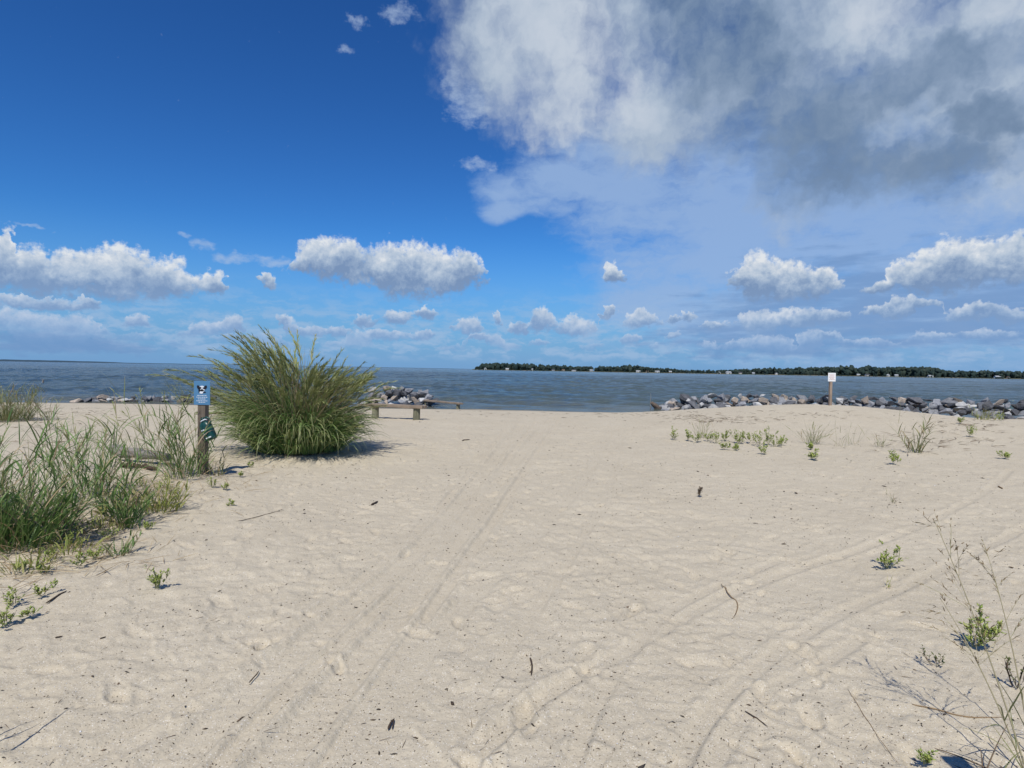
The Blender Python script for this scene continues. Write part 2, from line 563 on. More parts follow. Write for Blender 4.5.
# ---------------------------------------------------------------- sand
def polyline_dist(x, y, pts):
    """distance to a polyline and running length along it"""
    best = np.full(x.shape, 1e9); run = np.zeros(x.shape); acc = 0.0; side = np.zeros(x.shape)
    for (ax, ay), (bx, by) in zip(pts[:-1], pts[1:]):
        ux, uy = bx - ax, by - ay
        L = math.hypot(ux, uy); ux /= L; uy /= L
        t = np.clip((x - ax) * ux + (y - ay) * uy, 0, L)
        qx, qy = x - ax - ux * t, y - ay - uy * t
        d = np.hypot(qx, qy)
        k = d < best
        best = np.where(k, d, best); run = np.where(k, acc + t, run)
        side = np.where(k, np.sign(ux * (y - ay) - uy * (x - ax)), side)
        acc += L
    return best, run, side


def densify(pts, n=6):
    P_ = np.array(pts, float)
    t = np.arange(len(P_)); tt = np.linspace(0, len(P_) - 1, (len(P_) - 1) * n + 1)
    out = []
    for k in range(2):
        v = P_[:, k]
        # Catmull-Rom
        i = np.clip(tt.astype(int), 0, len(P_) - 2); f = tt - i
        p0 = v[np.clip(i - 1, 0, None)]; p1 = v[i]; p2 = v[i + 1]; p3 = v[np.clip(i + 2, None, len(P_) - 1)]
        out.append(.5 * (2 * p1 + (p2 - p0) * f + (2 * p0 - 5 * p1 + 4 * p2 - p3) * f ** 2 + (3 * p1 - p0 - 3 * p2 + p3) * f ** 3))
    return np.stack(out, 1)


def gpts(px):
    return densify([ground(*q)[:2] for q in px])


TRACKS = [  # wheel marks: photo points, half width, depth, lugs
    ([(552, 418), (520, 455), (478, 510), (432, 570), (378, 640), (318, 712), (262, 780), (200, 860)], .13, .018, 1),
    ([(520, 425), (478, 480), (428, 540), (370, 592), (300, 650), (220, 720), (150, 785), (60, 870)], .13, .018, 1),
    ([(560, 418), (532, 460), (494, 520), (452, 580), (405, 650), (352, 730), (300, 810)], .06, .014, 0),
    ([(535, 422), (500, 470), (452, 530), (400, 588), (335, 650), (262, 720), (190, 800)], .055, .013, 0),
    ([(505, 430), (455, 490), (395, 550), (325, 605), (240, 660), (150, 720), (50, 780)], .055, .012, 0),
    ([(612, 425), (590, 470), (540, 530), (470, 600), (424, 652), (372, 750), (330, 850)], .10, .011, 0),
    ([(625, 425), (612, 480), (575, 550), (530, 620), (480, 700), (440, 790)], .05, .008, 0),
    ([(1010, 470), (985, 492), (930, 521), (870, 546), (790, 572), (720, 599), (655, 635), (600, 665), (540, 700), (470, 760)], .06, .0125, 0),
    ([(1060, 510), (1024, 528), (960, 560), (905, 586), (845, 612), (795, 640), (758, 668), (722, 700), (690, 745), (670, 800)], .06, .0125, 0),
    ([(860, 640), (820, 665), (770, 690), (735, 730), (700, 790)], .05, .007, 0),
    ([(780, 560), (690, 600), (640, 640), (600, 700), (570, 770)], .05, .008, 0),
]


def sand_detail(X, Y):
    fade = 1 - smooth(Y, 26, 33)
    z = .014 * fbm(X * 1.1, Y * .9, 3) + .012 * fbm(X * 3.1 + 4, Y * 2.6, 3, .55) * (.5 + smooth(perlin(X * .35, Y * .3), -.3, .3))
    z = z + .0045 * fbm(X * 11, Y * 10, 2)
    # trampled, half collapsed pits a hand or a heel wide
    for sc, off, dep in ((3.6, 0.0, .0075), (5.6, 40.0, .006), (8.3, 80.0, .0045)):
        n = perlin(X * sc + off + .5 * perlin(X * 6, Y * 6), Y * sc - off)
        patch = .45 + .55 * smooth(perlin(X * .5 + off, Y * .42), -.25, .3)
        z = z - dep * patch * smooth(n, .06, .24) + dep * .55 * patch * np.exp(-((n - .02) / .06) ** 2)
    # faint wind ripples in patches
    w = smooth(perlin(X * .4 + 9, Y * .33), .05, .4)
    ph = (X * .35 + Y) * 2 * math.pi / .11 + 3.0 * perlin(X * 1.3, Y * 1.3)
    z = z + w * .0032 * np.sin(ph)
    for pts, hw, dep, lug in TRACKS:
        d, run, side = polyline_dist(X, Y, gpts(pts))
        d = d + hw * (.12 * perlin(X * 7, Y * 7) + .18 * perlin(X * 1.7, Y * 1.7))
        k = d < hw * 3.2
        br = .5 + .5 * smooth(perlin(run * .45, run * 0 + hw * 40), -.35, .15)
        prof = -dep * (1 - smooth(d, hw * .55, hw * 1.02)) + dep * .65 * np.exp(-((d - hw * 1.35) / (hw * .38)) ** 2)
        if lug:
            prof = prof + .0012 * np.sin(run * 2 * math.pi / .09 + side * d * 25) * (1 - smooth(d, hw * .6, hw))
        z = np.where(k, z * (1 - .88 * (1 - smooth(d, hw * .7, hw * 1.3)) * br) + prof * br, z)
    return z * fade


def build_sand():
    nr, na = 820, 1000
    r = np.concatenate([[0.0], .9 * (62 / .9) ** (np.linspace(0, 1, nr))])
    half = math.radians(64)
    fine = np.linspace(-half, half, na)
    coarse = np.linspace(half, 2 * math.pi - half, 62)[1:-1]
    th = np.concatenate([fine, coarse])
    R, T = np.meshgrid(r[1:], th, indexing='ij')
    X, Y = R * np.sin(T), R * np.cos(T)
    Z = base_height(X, Y)
    sl = np.s_[:, :na]
    Z[sl] += sand_detail(X[sl], Y[sl])
    # footprints: soft, half filled dents
    rg = np.random.default_rng(5)
    prints = []
    for walk in range(46):
        px0 = np.array([rg.uniform(-7, 9), rg.uniform(1.6, 15)])
        a = rg.normal(0.0, .55) + (math.pi if rg.random() < .5 else 0) + .1
        for s in range(rg.integers(5, 14)):
            d = np.array([math.sin(a), math.cos(a)]); nrm = np.array([d[1], -d[0]])
            c = px0 + d * s * .62 + nrm * (.10 if s % 2 else -.10) + rg.normal(0, .04, 2)
            prints.append((c, a + rg.normal(0, .15), rg.uniform(.85, 1.25), rg.uniform(.35, 1.0)))
    for k in range(900):
        prints.append((np.array([rg.uniform(-8, 9), rg.uniform(1.8, 14)]), rg.uniform(0, 6.28), rg.uniform(.45, 1.0), rg.uniform(.5, 1.4)))
    lr = np.log(R[:, 0])
    for c, a, s, dpt in prints:
        rc, tc_ = math.hypot(*c), math.atan2(c[0], c[1])
        if abs(tc_) > half - .1 or rc < 1.3: continue
        i0, i1 = np.searchsorted(R[:, 0], [rc - .45, rc + .45])
        da = .45 / rc
        j0, j1 = np.searchsorted(fine, [tc_ - da, tc_ + da])
        xs, ys = X[i0:i1, j0:j1] - c[0], Y[i0:i1, j0:j1] - c[1]
        u = (xs * math.sin(a) + ys * math.cos(a)) / (.15 * s)
        v = (xs * math.cos(a) - ys * math.sin(a)) / ((.062 + .012 * np.clip(u, -1, 1)) * s)
        q = np.sqrt(u * u + v * v) + .30 * perlin((xs + c[0]) * 9, (ys + c[1]) * 9) + .16 * perlin((xs + c[0]) * 23, (ys + c[1]) * 23)
        dent = -.014 * dpt * s * (1 - smooth(q, .55, 1.0)) + .006 * dpt * s * np.exp(-((q - 1.16) / .2) ** 2)
        Z[i0:i1, j0:j1] += dent
    V = np.concatenate([np.array([[0, 0, float(base_height(0., 0.))]]), np.stack([X, Y, Z], 2).reshape(-1, 3)])
    n = len(th)
    i = np.arange(nr - 1)[:, None] * n
    j = np.arange(n)[None]
    jn = (j + 1) % n
    F = np.stack([i + j, i + n + j, i + n + jn, i + jn], 2).reshape(-1, 4) + 1
    cap = [(0, 1 + k, 1 + (k + 1) % n) for k in range(n)]
    F = np.concatenate([F, np.array([(0, 1 + k, 1 + (k + 1) % n, 1 + (k + 1) % n) for k in range(0)], int).reshape(-1, 4)])
    # outer skirt: the bed runs on under the water to the horizon
    out_r = [200.0, 2000.0, 60000.0]
    Vs = [V]; base = 1 + (nr - 1) * n; cnt = len(V)
    Fs = [F]
    for q in out_r:
        land = np.cos(th) < .15
        ring = np.stack([q * np.sin(th), q * np.cos(th), np.where(land, 0.0, -6.0)], 1)
        Vs.append(ring)
        jj = np.arange(n); jjn = (jj + 1) % n
        Fs.append(np.stack([base + jj, cnt + jj, cnt + jjn, base + jjn], 1))
        base = cnt; cnt += n
    return np.concatenate(Vs), np.concatenate(Fs), cap


sand_m, q, p, o_ = material('sand', .95, .12)
geo = q.node('ShaderNodeNewGeometry')
pos = geo.outputs['Position']
big = q.noise(pos, .8, 4.0, .6, dims='3D')
mid = q.noise(pos, 6.0, 4.0, .65, dims='3D')
fin = q.noise(pos, 130.0, 3.0, .7, dims='3D')
col = q.ramp(big, [(.3, (.474, .410, .298)), (.7, (.550, .482, .357))])
col = q.mix(q.mapr(mid, .3, .7, 0.0, .55), col, (.445, .382, .275))
col = q.mix(q.mapr(fin, .35, .68, 0.0, .32), col, (.64, .58, .45))
grain = q.vor(pos, 260.0, out='Color')
gx = q.sep(grain)[0]
col = q.mix(q.ss(gx, .93, .97, 0.0, .55), col, (.16, .12, .09))
col = q.mix(q.ss(gx, .05, .02, 0.0, .6), col, (.82, .79, .73))
# damp, darker sand by the water's edge
pz = q.sep(pos)[2]
damp = q.ss(q.m('ADD', pz, q.m('MULTIPLY', q.m('SUBTRACT', big, .5), .12)), -.52, -.66)
col = q.mix(q.m('MULTIPLY', damp, .6), col, (.20, .165, .12))
q.put(p.inputs['Base Color'], col)
hb = q.m('ADD', q.m('MULTIPLY', mid, .014), q.m('MULTIPLY', fin, .0013))
hb = q.m('ADD', hb, q.m('MULTIPLY', q.noise(pos, 28.0, 3.0, .6, dims='3D'), .006))
bump(q, p, hb, 1.0, 1.0)

V, F, cap = build_sand()
sand = mesh_obj('beach_sand', V, F, sand_m, smooth=True)
tag(sand, kind='structure')
SV_, SF_ = V, F

# ---------------------------------------------------------------- the bay
def build_water():
    rg = np.random.default_rng(3)
    half = math.radians(60)
    r = 24.0 * (420 / 24.0) ** np.linspace(0, 1, 640)
    th = np.linspace(-half, half, 760)
    R, T = np.meshgrid(r, th, indexing='ij')
    X, Y = R * np.sin(T), R * np.cos(T)
    Z = np.zeros_like(X)
    gust = .55 + .9 * smooth(fbm(X * .018, Y * .035, 3), -.45, .5)
    for k in range(46):
        lam = .9 * (5.0 / .9) ** rg.random()
        a = rg.normal(.2, .36) + math.pi
        kx, ky = 2 * math.pi / lam * math.sin(a), 2 * math.pi / lam * math.cos(a)
        amp = .0062 * lam ** .8
        # let waves too short for the mesh fade out with distance
        fade = 1 - smooth(R, lam * 95, lam * 150)
        ph = kx * X + ky * Y + rg.uniform(0, 6.28) + 1.5 * perlin(X / (lam * 6) + k, Y / (lam * 6))
        s = np.sin(ph)
        Z += amp * fade * (s + .35 * np.abs(s))
    Z *= gust * smooth(Y, 31, 44) * .92 + .08
    n = len(th); m = len(r)
    V = np.stack([X, Y, Z], 2).reshape(-1, 3)
    i = np.arange(m - 1)[:, None] * n; j = np.arange(n - 1)[None]
    F = np.stack([i + j, i + n + j, i + n + j + 1, i + j + 1], 2).reshape(-1, 4)
    Vs, Fs = [V], [F]
    base = (m - 1) * n; cnt = len(V)
    for q in (900., 2500., 8000., 30000., 150000.):
        ring = np.stack([q * np.sin(th), q * np.cos(th), np.zeros(n)], 1)
        jj = np.arange(n - 1)
        Fs.append(np.stack([base + jj, cnt + jj, cnt + jj + 1, base + jj + 1], 1))
        Vs.append(ring)
        base = cnt; cnt += n
    V = np.concatenate(Vs)
    V[:, 2] += WATER_Z
    return V, np.concatenate(Fs)


water_m, q, p, o_ = material('bay_water', .12, .5)
geo = q.node('ShaderNodeNewGeometry')
pos = geo.outputs['Position']
p.inputs['IOR'].default_value = 1.333
patch = q.noise(q.v('MULTIPLY', pos, (.008, .03, 1)), 1.0, 4.0, .6, dims='2D')
wc = q.ramp(patch, [(.3, (.052, .082, .088)), (.7, (.076, .108, .112))])
py_ = q.sep(pos)[1]
wc = q.mix(q.ss(q.m('ADD', py_, q.m('MULTIPLY', q.m('SUBTRACT', q.noise(pos, .25, 3.0, .6, dims='2D'), .5), 8.0)), 46.0, 33.0, 0.0, .8), wc, (.125, .130, .095))
q.put(p.inputs['Base Color'], wc)
h = q.m('MULTIPLY', q.noise(q.v('MULTIPLY', pos, (1.0, 1.9, 1)), 1.9, 5.0, .62, dims='2D'), .16)
h = q.m('ADD', h, q.m('MULTIPLY', q.noise(q.v('MULTIPLY', pos, (.5, 1.1, 1)), .42, 3.0, .55, dims='2D'), .42))
h = q.m('ADD', h, q.m('MULTIPLY', q.noise(q.v('MULTIPLY', pos, (.45, 1.0, 1)), .09, 3.0, .55, dims='2D'), 1.5))
bump(q, p, h, 1.0, 1.6)
q.put(p.inputs['Roughness'], q.mapr(patch, .3, .7, .10, .2))

V, F = build_water()
water = mesh_obj('bay_water', V, F, water_m, smooth=True)
tag(water, kind='structure')

# ---------------------------------------------------------------- far shores
def hz(px):
    """row of the true horizon in the photograph at a column"""
    return 369.55 + .0165 * (px - 512)


far_m, q, p, o_ = material('distant_trees', .9, .1)
oi = q.node('ShaderNodeNewGeometry')
rnd = oi.outputs['Random Per Island']
nz = q.noise(oi.outputs['Position'], .12, 3.0, .6, dims='3D')
cc = q.ramp(q.m('ADD', q.m('MULTIPLY', rnd, .7), q.m('MULTIPLY', nz, .3)), [(.15, (.020, .036, .034)), (.55, (.032, .050, .042)), (.95, (.052, .068, .052))])
q.put(p.inputs['Base Color'], cc)

bank_m, q, p, o_ = material('far_bank', .9, .1)
geo = q.node('ShaderNodeNewGeometry')
q.put(p.inputs['Base Color'], q.ramp(q.noise(geo.outputs['Position'], .02, 3.0, .6, dims='3D'), [(.35, (.05, .07, .04)), (.65, (.16, .14, .09))]))

SHORE = [(474, 366.8), (480, 365.0), (487, 363.9), (500, 363.1), (530, 363.9), (548, 365.3), (575, 366.2), (600, 366.6), (622, 366.3), (636, 365.6), (650, 367.5), (664, 368.6),
         (690, 369.9), (712, 370.5), (735, 369.4), (765, 368.4), (800, 367.3), (840, 367.0), (880, 367.1), (915, 367.3), (935, 368.6), (948, 371.2), (990, 370.9), (1030, 371.8), (1120, 373.0), (1250, 375.5)]
SX = np.array([s[0] for s in SHORE], float); SY = np.array([s[1] for s in SHORE], float)


def shore_depth(px):
    return np.interp(px, [470, 560, 700, 850, 1024, 1250], [1650, 1500, 1300, 1350, 1150, 1050])


def shore_xy(px, back=0.0):
    D = shore_depth(px) + back
    return (px - 512) / FPX * D, D


def ico_template(sub):
    import bmesh
    bm = bmesh.new()
    bmesh.ops.create_icosphere(bm, subdivisions=sub, radius=1.0)
    V = np.array([v.co[:] for v in bm.verts]); F = np.array([[v.index for v in f.verts] for f in bm.faces])
    bm.free()
    return V, F


IV, IF = ico_template(2)
I1, IF1 = ico_template(1)
rg = np.random.default_rng(21)
Vs, Fs, cnt = [], [], 0
for k in range(1900):
    px = 474.5 + (1250 - 474.5) * rg.random()
    back = 160 * rg.random() ** 1.3
    x, y = shore_xy(px, (12 + back) if rg.random() > .12 else 3.0)
    pxe = 512 + x / y * FPX
    top = (hz(pxe) - np.interp(pxe, SX, SY) + .3) / FPX * y + CAM[2]
    lump = .88 + .07 * perlin(np.array(px * .05), np.array(.3)) + .12 * perlin(np.array(px * .25), np.array(7.3))
    h = max(4.0, (top - WATER_Z) * lump * rg.uniform(.78, 1.1))
    if px < 480: h *= .8
    if float(y) < shore_depth(px) + 5: h = rg.uniform(2.0, 4.5)
    rad = h * rg.uniform(.26, .40)
    for c in range(5):
        o3 = rg.normal(0, 1, 3); o3 /= np.linalg.norm(o3)
        s = rad * rg.uniform(.38, .72)
        cen = np.array([x, y, WATER_Z + h - rad * 1.0]) + o3 * rad * .62 * np.array([1, 1, 1.15])
        if c == 4: cen = np.array([x, y, WATER_Z + h * .38]); s = rad * .8
        vv = IV * (1 + .22 * rg.normal(0, 1, (len(IV), 1))) * s * np.array([1, 1, 1.1 if c < 4 else 1.6])
        Vs.append(vv + cen); Fs.append(IF + cnt); cnt += len(IV)
treeline = mesh_obj('distant_treeline', np.concatenate(Vs), np.concatenate(Fs), far_m)
tag(treeline, kind='stuff')

# low land under the trees
pxs = np.linspace(472, 1250, 160)
V = []
for px in pxs:
    j = 6 * perlin(np.array(px * .11), np.array(2.2))
    x0, y0 = shore_xy(px, float(j)); x1, y1 = shore_xy(px, 6 + float(j)); x2, y2 = shore_xy(px, 420)
    V += [(x0, y0, WATER_Z - .4), (x1, y1, WATER_Z + 1.1), (x2, y2, WATER_Z + 2.2)]
F = []
for k in range(len(pxs) - 1):
    a = 3 * k
    F += [(a, a + 3, a + 4, a + 1), (a + 1, a + 4, a + 5, a + 2)]
far_land = mesh_obj('far_shore', V, F, bank_m)
tag(far_land, kind='structure')

# the very far shore on the left horizon
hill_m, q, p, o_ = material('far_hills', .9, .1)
p.inputs['Base Color'].default_value = (.050, .085, .120, 1)  # blue of the distant haze is put into this base colour
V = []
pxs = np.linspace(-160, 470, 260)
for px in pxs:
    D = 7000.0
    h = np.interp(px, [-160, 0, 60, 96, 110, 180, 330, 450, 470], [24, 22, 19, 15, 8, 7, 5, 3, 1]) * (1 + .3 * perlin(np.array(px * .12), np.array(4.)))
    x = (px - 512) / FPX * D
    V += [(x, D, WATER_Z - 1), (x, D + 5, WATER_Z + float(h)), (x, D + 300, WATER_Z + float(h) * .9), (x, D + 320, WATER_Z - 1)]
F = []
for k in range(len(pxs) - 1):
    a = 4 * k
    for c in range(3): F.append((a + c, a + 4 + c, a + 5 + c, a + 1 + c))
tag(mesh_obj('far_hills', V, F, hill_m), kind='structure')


# ---- houses along the far shore
def flat_mat(name, c, rough=.7):
    m, q, p, o = material(name, rough, .3)
    geo = q.node('ShaderNodeNewGeometry')
    n = q.noise(geo.outputs['Position'], 1.3, 3.0, .6, dims='3D')
    q.put(p.inputs['Base Color'], q.ramp(n, [(.3, tuple(v * .88 for v in c)), (.7, tuple(min(.95, v * 1.08) for v in c))]))
    return m


WHITE = flat_mat('white_siding', (.62, .62, .60)); CREAM = flat_mat('cream_siding', (.55, .50, .42)); GREYW = flat_mat('grey_siding', (.34, .36, .38)); TANW = flat_mat('tan_siding', (.42, .33, .25))
ROOFD = flat_mat('dark_shingle', (.07, .07, .08)); ROOFB = flat_mat('brown_shingle', (.16, .11, .08)); GLASS = flat_mat('dark_glass', (.03, .04, .05), .1); PALE = flat_mat('pale_metal_roof', (.40, .42, .44))


def box(x0, x1, y0, y1, z0, z1):
    return [(x0, y0, z0), (x1, y0, z0), (x1, y1, z0), (x0, y1, z0), (x0, y0, z1), (x1, y0, z1), (x1, y1, z1), (x0, y1, z1)], \
           [(0, 3, 2, 1), (4, 5, 6, 7), (0, 1, 5, 4), (1, 2, 6, 5), (2, 3, 7, 6), (3, 0, 4, 7)]


def join(*vf):
    V, F = [], []
    for v, f in vf:
        b = len(V); V += list(v); F += [tuple(i + b for i in q) for q in f]
    return V, F


def house(px, w, h, wall, roof, label, gable=False, group=None):
    w *= .6; h *= .62
    x, y = shore_xy(px, 9)
    y = float(y); x = float(x)
    t = thing('shore_house', (x, y, WATER_Z + 1.05), label, 'house', group, rz=rg.uniform(-.35, .35))
    d = w * .6
    V, F = box(-w / 2, w / 2, -d / 2, d / 2, -.5, h)
    rh = h * .55
    if gable:   # gable faces the water
        V += [(0, -d / 2, h + rh), (0, d / 2, h + rh)]; F += [(4, 5, 8), (6, 7, 9)]
        RV = [(-w / 2 - .4, -d / 2 - .4, h - .25), (w / 2 + .4, -d / 2 - .4, h - .25), (w / 2 + .4, d / 2 + .4, h - .25), (-w / 2 - .4, d / 2 + .4, h - .25), (0, -d / 2 - .4, h + rh + .15), (0, d / 2 + .4, h + rh + .15)]
        RF = [(0, 4, 5, 3), (1, 2, 5, 4)]
    else:
        V += [(-w / 2, 0, h + rh), (w / 2, 0, h + rh)]; F += [(7, 4, 8), (5, 6, 9)]
        RV = [(-w / 2 - .4, -d / 2 - .4, h - .25), (w / 2 + .4, -d / 2 - .4, h - .25), (w / 2 + .4, d / 2 + .4, h - .25), (-w / 2 - .4, d / 2 + .4, h - .25), (-w / 2 - .4, 0, h + rh + .15), (w / 2 + .4, 0, h + rh + .15)]
        RF = [(0, 1, 5, 4), (2, 3, 4, 5)]
    n = len(RV)
    RV2 = RV + [(a, b, c - .22) for a, b, c in RV]
    RF2 = RF + [tuple(i + n for i in reversed(f)) for f in RF]
    mesh_obj('wall', V, F, wall, t)
    mesh_obj('roof', RV2, RF2, roof, t)
    for c in range(max(2, int(w / 4))):
        wx = -w / 2 + (c + .5) * w / max(2, int(w / 4))
        mesh_obj('window', *box(wx - .6, wx + .6, -d / 2 - .06, -d / 2 + .02, h * .4, h * .4 + 1.4), GLASS, t)
    return t


HOUSES = [
    (485, 10, 6, WHITE, PALE, 'white house nearest the wooded tip of the far shore', True),
    (507, 13, 5, CREAM, PALE, 'pale cream house with a light roof, second from the wooded tip of the far shore', False),
    (532, 7, 6, WHITE, PALE, 'small bright white gabled house alone against dark trees, third from the wooded tip', True),
    (553, 12, 4.2, GREYW, ROOFD, 'grey house with a dark roof, fourth from the wooded tip of the far shore', False),
    (563, 11, 4.2, CREAM, ROOFB, 'cream house with a brown roof, fifth from the wooded tip of the far shore', False),
    (574, 19, 4.2, WHITE, ROOFD, 'long white house with a dark roof, sixth from the wooded tip', False),
    (591, 12, 4.5, GREYW, PALE, 'grey house with a pale roof, left of the tallest far trees', False),
    (638, 16, 4.0, WHITE, PALE, 'long low white house right of the tallest far trees', False),
    (647, 9, 3.6, TANW, ROOFB, 'small tan house between two white ones on the far shore', False),
    (657, 16, 4.0, WHITE, PALE, 'low white house above the left end of the long breakwater', False),
    (670, 10, 4.0, TANW, PALE, 'tan house with a pale roof above the left end of the long breakwater', False),
    (719, 9, 4.6, WHITE, PALE, 'small white gabled house just left of the widest white one', True),
    (728, 19, 5.0, WHITE, PALE, 'widest bright white house on the far shore, left of the white sign', False),
    (740, 11, 4.4, CREAM, ROOFD, 'cream house with a dark roof just right of the widest white one', False),
    (753, 9, 3.6, GREYW, PALE, 'small grey house with a pale roof midway along the far shore', False),
    (776, 10, 4.6, WHITE, ROOFD, 'white house with a dark roof standing apart under tall trees, left of the white sign', True),
    (858, 12, 4.4, CREAM, PALE, 'cream house with a pale roof, first house right of the white sign', False),
    (867, 15, 4.6, WHITE, ROOFD, 'white house with a dark roof, second house right of the white sign', False),
    (888, 10, 5.0, WHITE, PALE, 'tall white gabled house, third house right of the white sign', True),
    (896, 11, 4.4, GREYW, PALE, 'grey house with a pale roof, fourth house right of the white sign', False),
    (930, 16, 4.4, WHITE, PALE, 'long white house, fifth house right of the white sign', False),
    (997, 17, 5.0, WHITE, PALE, 'white house with a pale roof, alone on the shore far right of the white sign', False),
    (1008, 9, 3.4, CREAM, ROOFB, 'small cream house with a brown roof, farthest right on the far shore', True),
]
for px, w, h, wm, rm, lb, gb in HOUSES:
    house(px, w, h, wm, rm, lb, gb, 'houses on the far shore')

# ---------------------------------------------------------------- riprap
import bmesh


def rock_mat(name, c0, c1):
    m, q, p, o = material(name, .85, .25)
    tcn = q.node('ShaderNodeTexCoord')
    oin = q.node('ShaderNodeObjectInfo')
    pos = q.v('ADD', tcn.outputs['Object'], q.v('SCALE', oin.outputs['Location'], scale=1.7))
    n = q.noise(pos, 2.6, 5.0, .65, dims='3D')
    col = q.ramp(n, [(.3, c0), (.7, c1)])
    v = q.mapr(oin.outputs['Random'], 0, 1, .72, 1.2)
    col = q.v('SCALE', col, scale=v)
    f = q.noise(pos, 22.0, 4.0, .7, dims='3D')
    col = q.mix(q.ss(f, .58, .7, 0.0, .5), col, (.07, .07, .07))
    q.put(p.inputs['Base Color'], col)
    bump(q, p, q.m('ADD', q.m('MULTIPLY', n, .10), q.m('MULTIPLY', f, .025)), .8, 1.0)
    return m


ROCKS = {
    'dark grey': rock_mat('dark_grey_stone', (.078, .08, .086), (.165, .168, .178)),
    'blue grey': rock_mat('blue_grey_stone', (.20, .206, .218), (.35, .355, .365)),
    'pale grey': rock_mat('pale_grey_stone', (.40, .395, .38), (.60, .59, .56)),
    'tan': rock_mat('tan_stone', (.33, .27, .21), (.52, .44, .36)),
}


def boulder_mesh(seed):
    r = np.random.default_rng(seed)
    bm = bmesh.new()
    ax = np.array([r.uniform(.85, 1.25), r.uniform(.7, 1.0), r.uniform(.55, .85)])
    for k in range(r.integers(9, 14)):
        d = r.normal(0, 1, 3); d /= np.linalg.norm(d)
        bm.verts.new(d * ax * r.uniform(.85, 1.05))
    res = bmesh.ops.convex_hull(bm, input=bm.verts)
    loose = [v for v in bm.verts if not v.link_faces]
    bmesh.ops.delete(bm, geom=loose, context='VERTS')
    bmesh.ops.dissolve_limit(bm, angle_limit=.28, verts=bm.verts, edges=bm.edges)
    bmesh.ops.bevel(bm, geom=list(bm.edges), offset=.035, segments=2, profile=.6, affect='EDGES')
    bmesh.ops.triangulate(bm, faces=bm.faces)
    for v in bm.verts:
        c = np.array(v.co)
        v.co = c * (1 + .05 * float(perlin(np.array(c[0] * 3 + seed), np.array(c[1] * 3 + c[2] * 2.3))))
    me = bpy.data.meshes.new('boulder')
    bm.to_mesh(me); bm.free()
    return me


BOULDERS = {}
for name, m in ROCKS.items():
    BOULDERS[name] = []
    for k in range(6):
        me = boulder_mesh(100 + k + 10 * len(BOULDERS))
        me.materials.append(m)
        BOULDERS[name].append(me)
rr = np.random.default_rng(77)


def boulder(x, y, z, s, kind, label, group):
    o = bpy.data.objects.new('boulder', BOULDERS[kind][rr.integers(6)])
    o.location = (x, y, z)
    o.rotation_euler = (rr.uniform(-.5, .5), rr.uniform(-.5, .5), rr.uniform(0, 6.28))
    o.scale = (s * rr.uniform(.9, 1.2), s * rr.uniform(.9, 1.15), s * rr.uniform(.85, 1.1))
    link(o)
    return tag(o, label, 'boulder', group)


def kinds():
    return rr.choice(['dark grey', 'blue grey', 'pale grey', 'tan'], p=[.32, .36, .18, .14])


def pile(pts, crest, step, size, rows, where, group, wid=1.0):
    pts = np.array(pts, float)
    seg = np.hypot(*np.diff(pts, axis=0).T); acc = np.concatenate([[0], np.cumsum(seg)])
    n = int(acc[-1] / step)
    for k in range(n):
        for ro, (off, zf) in enumerate(rows):
            s = (k + .5 * (ro % 2) + rr.uniform(-.3, .3)) * step
            if s < 0 or s > acc[-1]: continue
            x = np.interp(s, acc, pts[:, 0]); y = np.interp(s, acc, pts[:, 1])
            top = np.interp(s / acc[-1], *crest)
            b = float(base_height(x, y))
            lo = max(b, WATER_Z - .25)
            sz = size * rr.uniform(.72, 1.32)
            z = lo + (top - lo) * zf + rr.uniform(-.07, .07) - sz * .5 * (zf > .5)
            z = max(z, lo + sz * .22)
            c = kinds()
            boulder(x + rr.uniform(-.15, .15), y + off * wid + rr.uniform(-.15, .15), z, sz, c, f'{c} boulder {where}', f'{c} boulders {where}')


ROWS = [(-1.0, .04), (-.8, .30), (-.52, .56), (-.2, .82), (.22, .80), (.0, .45), (.02, 1.0)]
pile([(9.2, 37.2), (13, 36.6), (18, 34.8), (24, 32.4), (29, 30.7)], ([0, .05, .15, .45, 1.0], [-.42, .06, .28, .42, .42]), .51, .33, ROWS, 'in the long breakwater behind the white sign', 'long')
pile([(-8.9, 37.6), (-6.6, 37.4), (-4.75, 37.2)], ([0, .3, .8, 1.0], [.28, .38, .30, -.05]), .52, .33, ROWS, 'in the short pile behind the two benches', 'mid')
pile([(-25.4, 35.8), (-22, 35.8), (-19.2, 36.2), (-17.5, 36.6)], ([0, .15, .6, 1.0], [-.58, -.30, -.20, -.22]), .60, .29, ROWS[1:4], 'in the low heap at the water left of the blue sign', 'left')

# ---------------------------------------------------------------- woods
def wood_mat(name, c0, c1, scale=(2, 2, 26), rough=.85):
    m, q, p, o = material(name, rough, .2)
    tcn = q.node('ShaderNodeTexCoord')
    pos = q.v('MULTIPLY', tcn.outputs['Object'], scale)
    n = q.noise(pos, 1.0, 5.0, .65, dims='3D', dist=.6)
    big = q.noise(tcn.outputs['Object'], 2.2, 3.0, .6, dims='3D')
    col = q.ramp(n, [(.28, c0), (.72, c1)])
    col = q.mix(q.mapr(big, .35, .7, 0.0, .5), col, tuple(v * .62 for v in c0))
    q.put(p.inputs['Base Color'], col)
    bump(q, p, n, .6, .012)
    return m


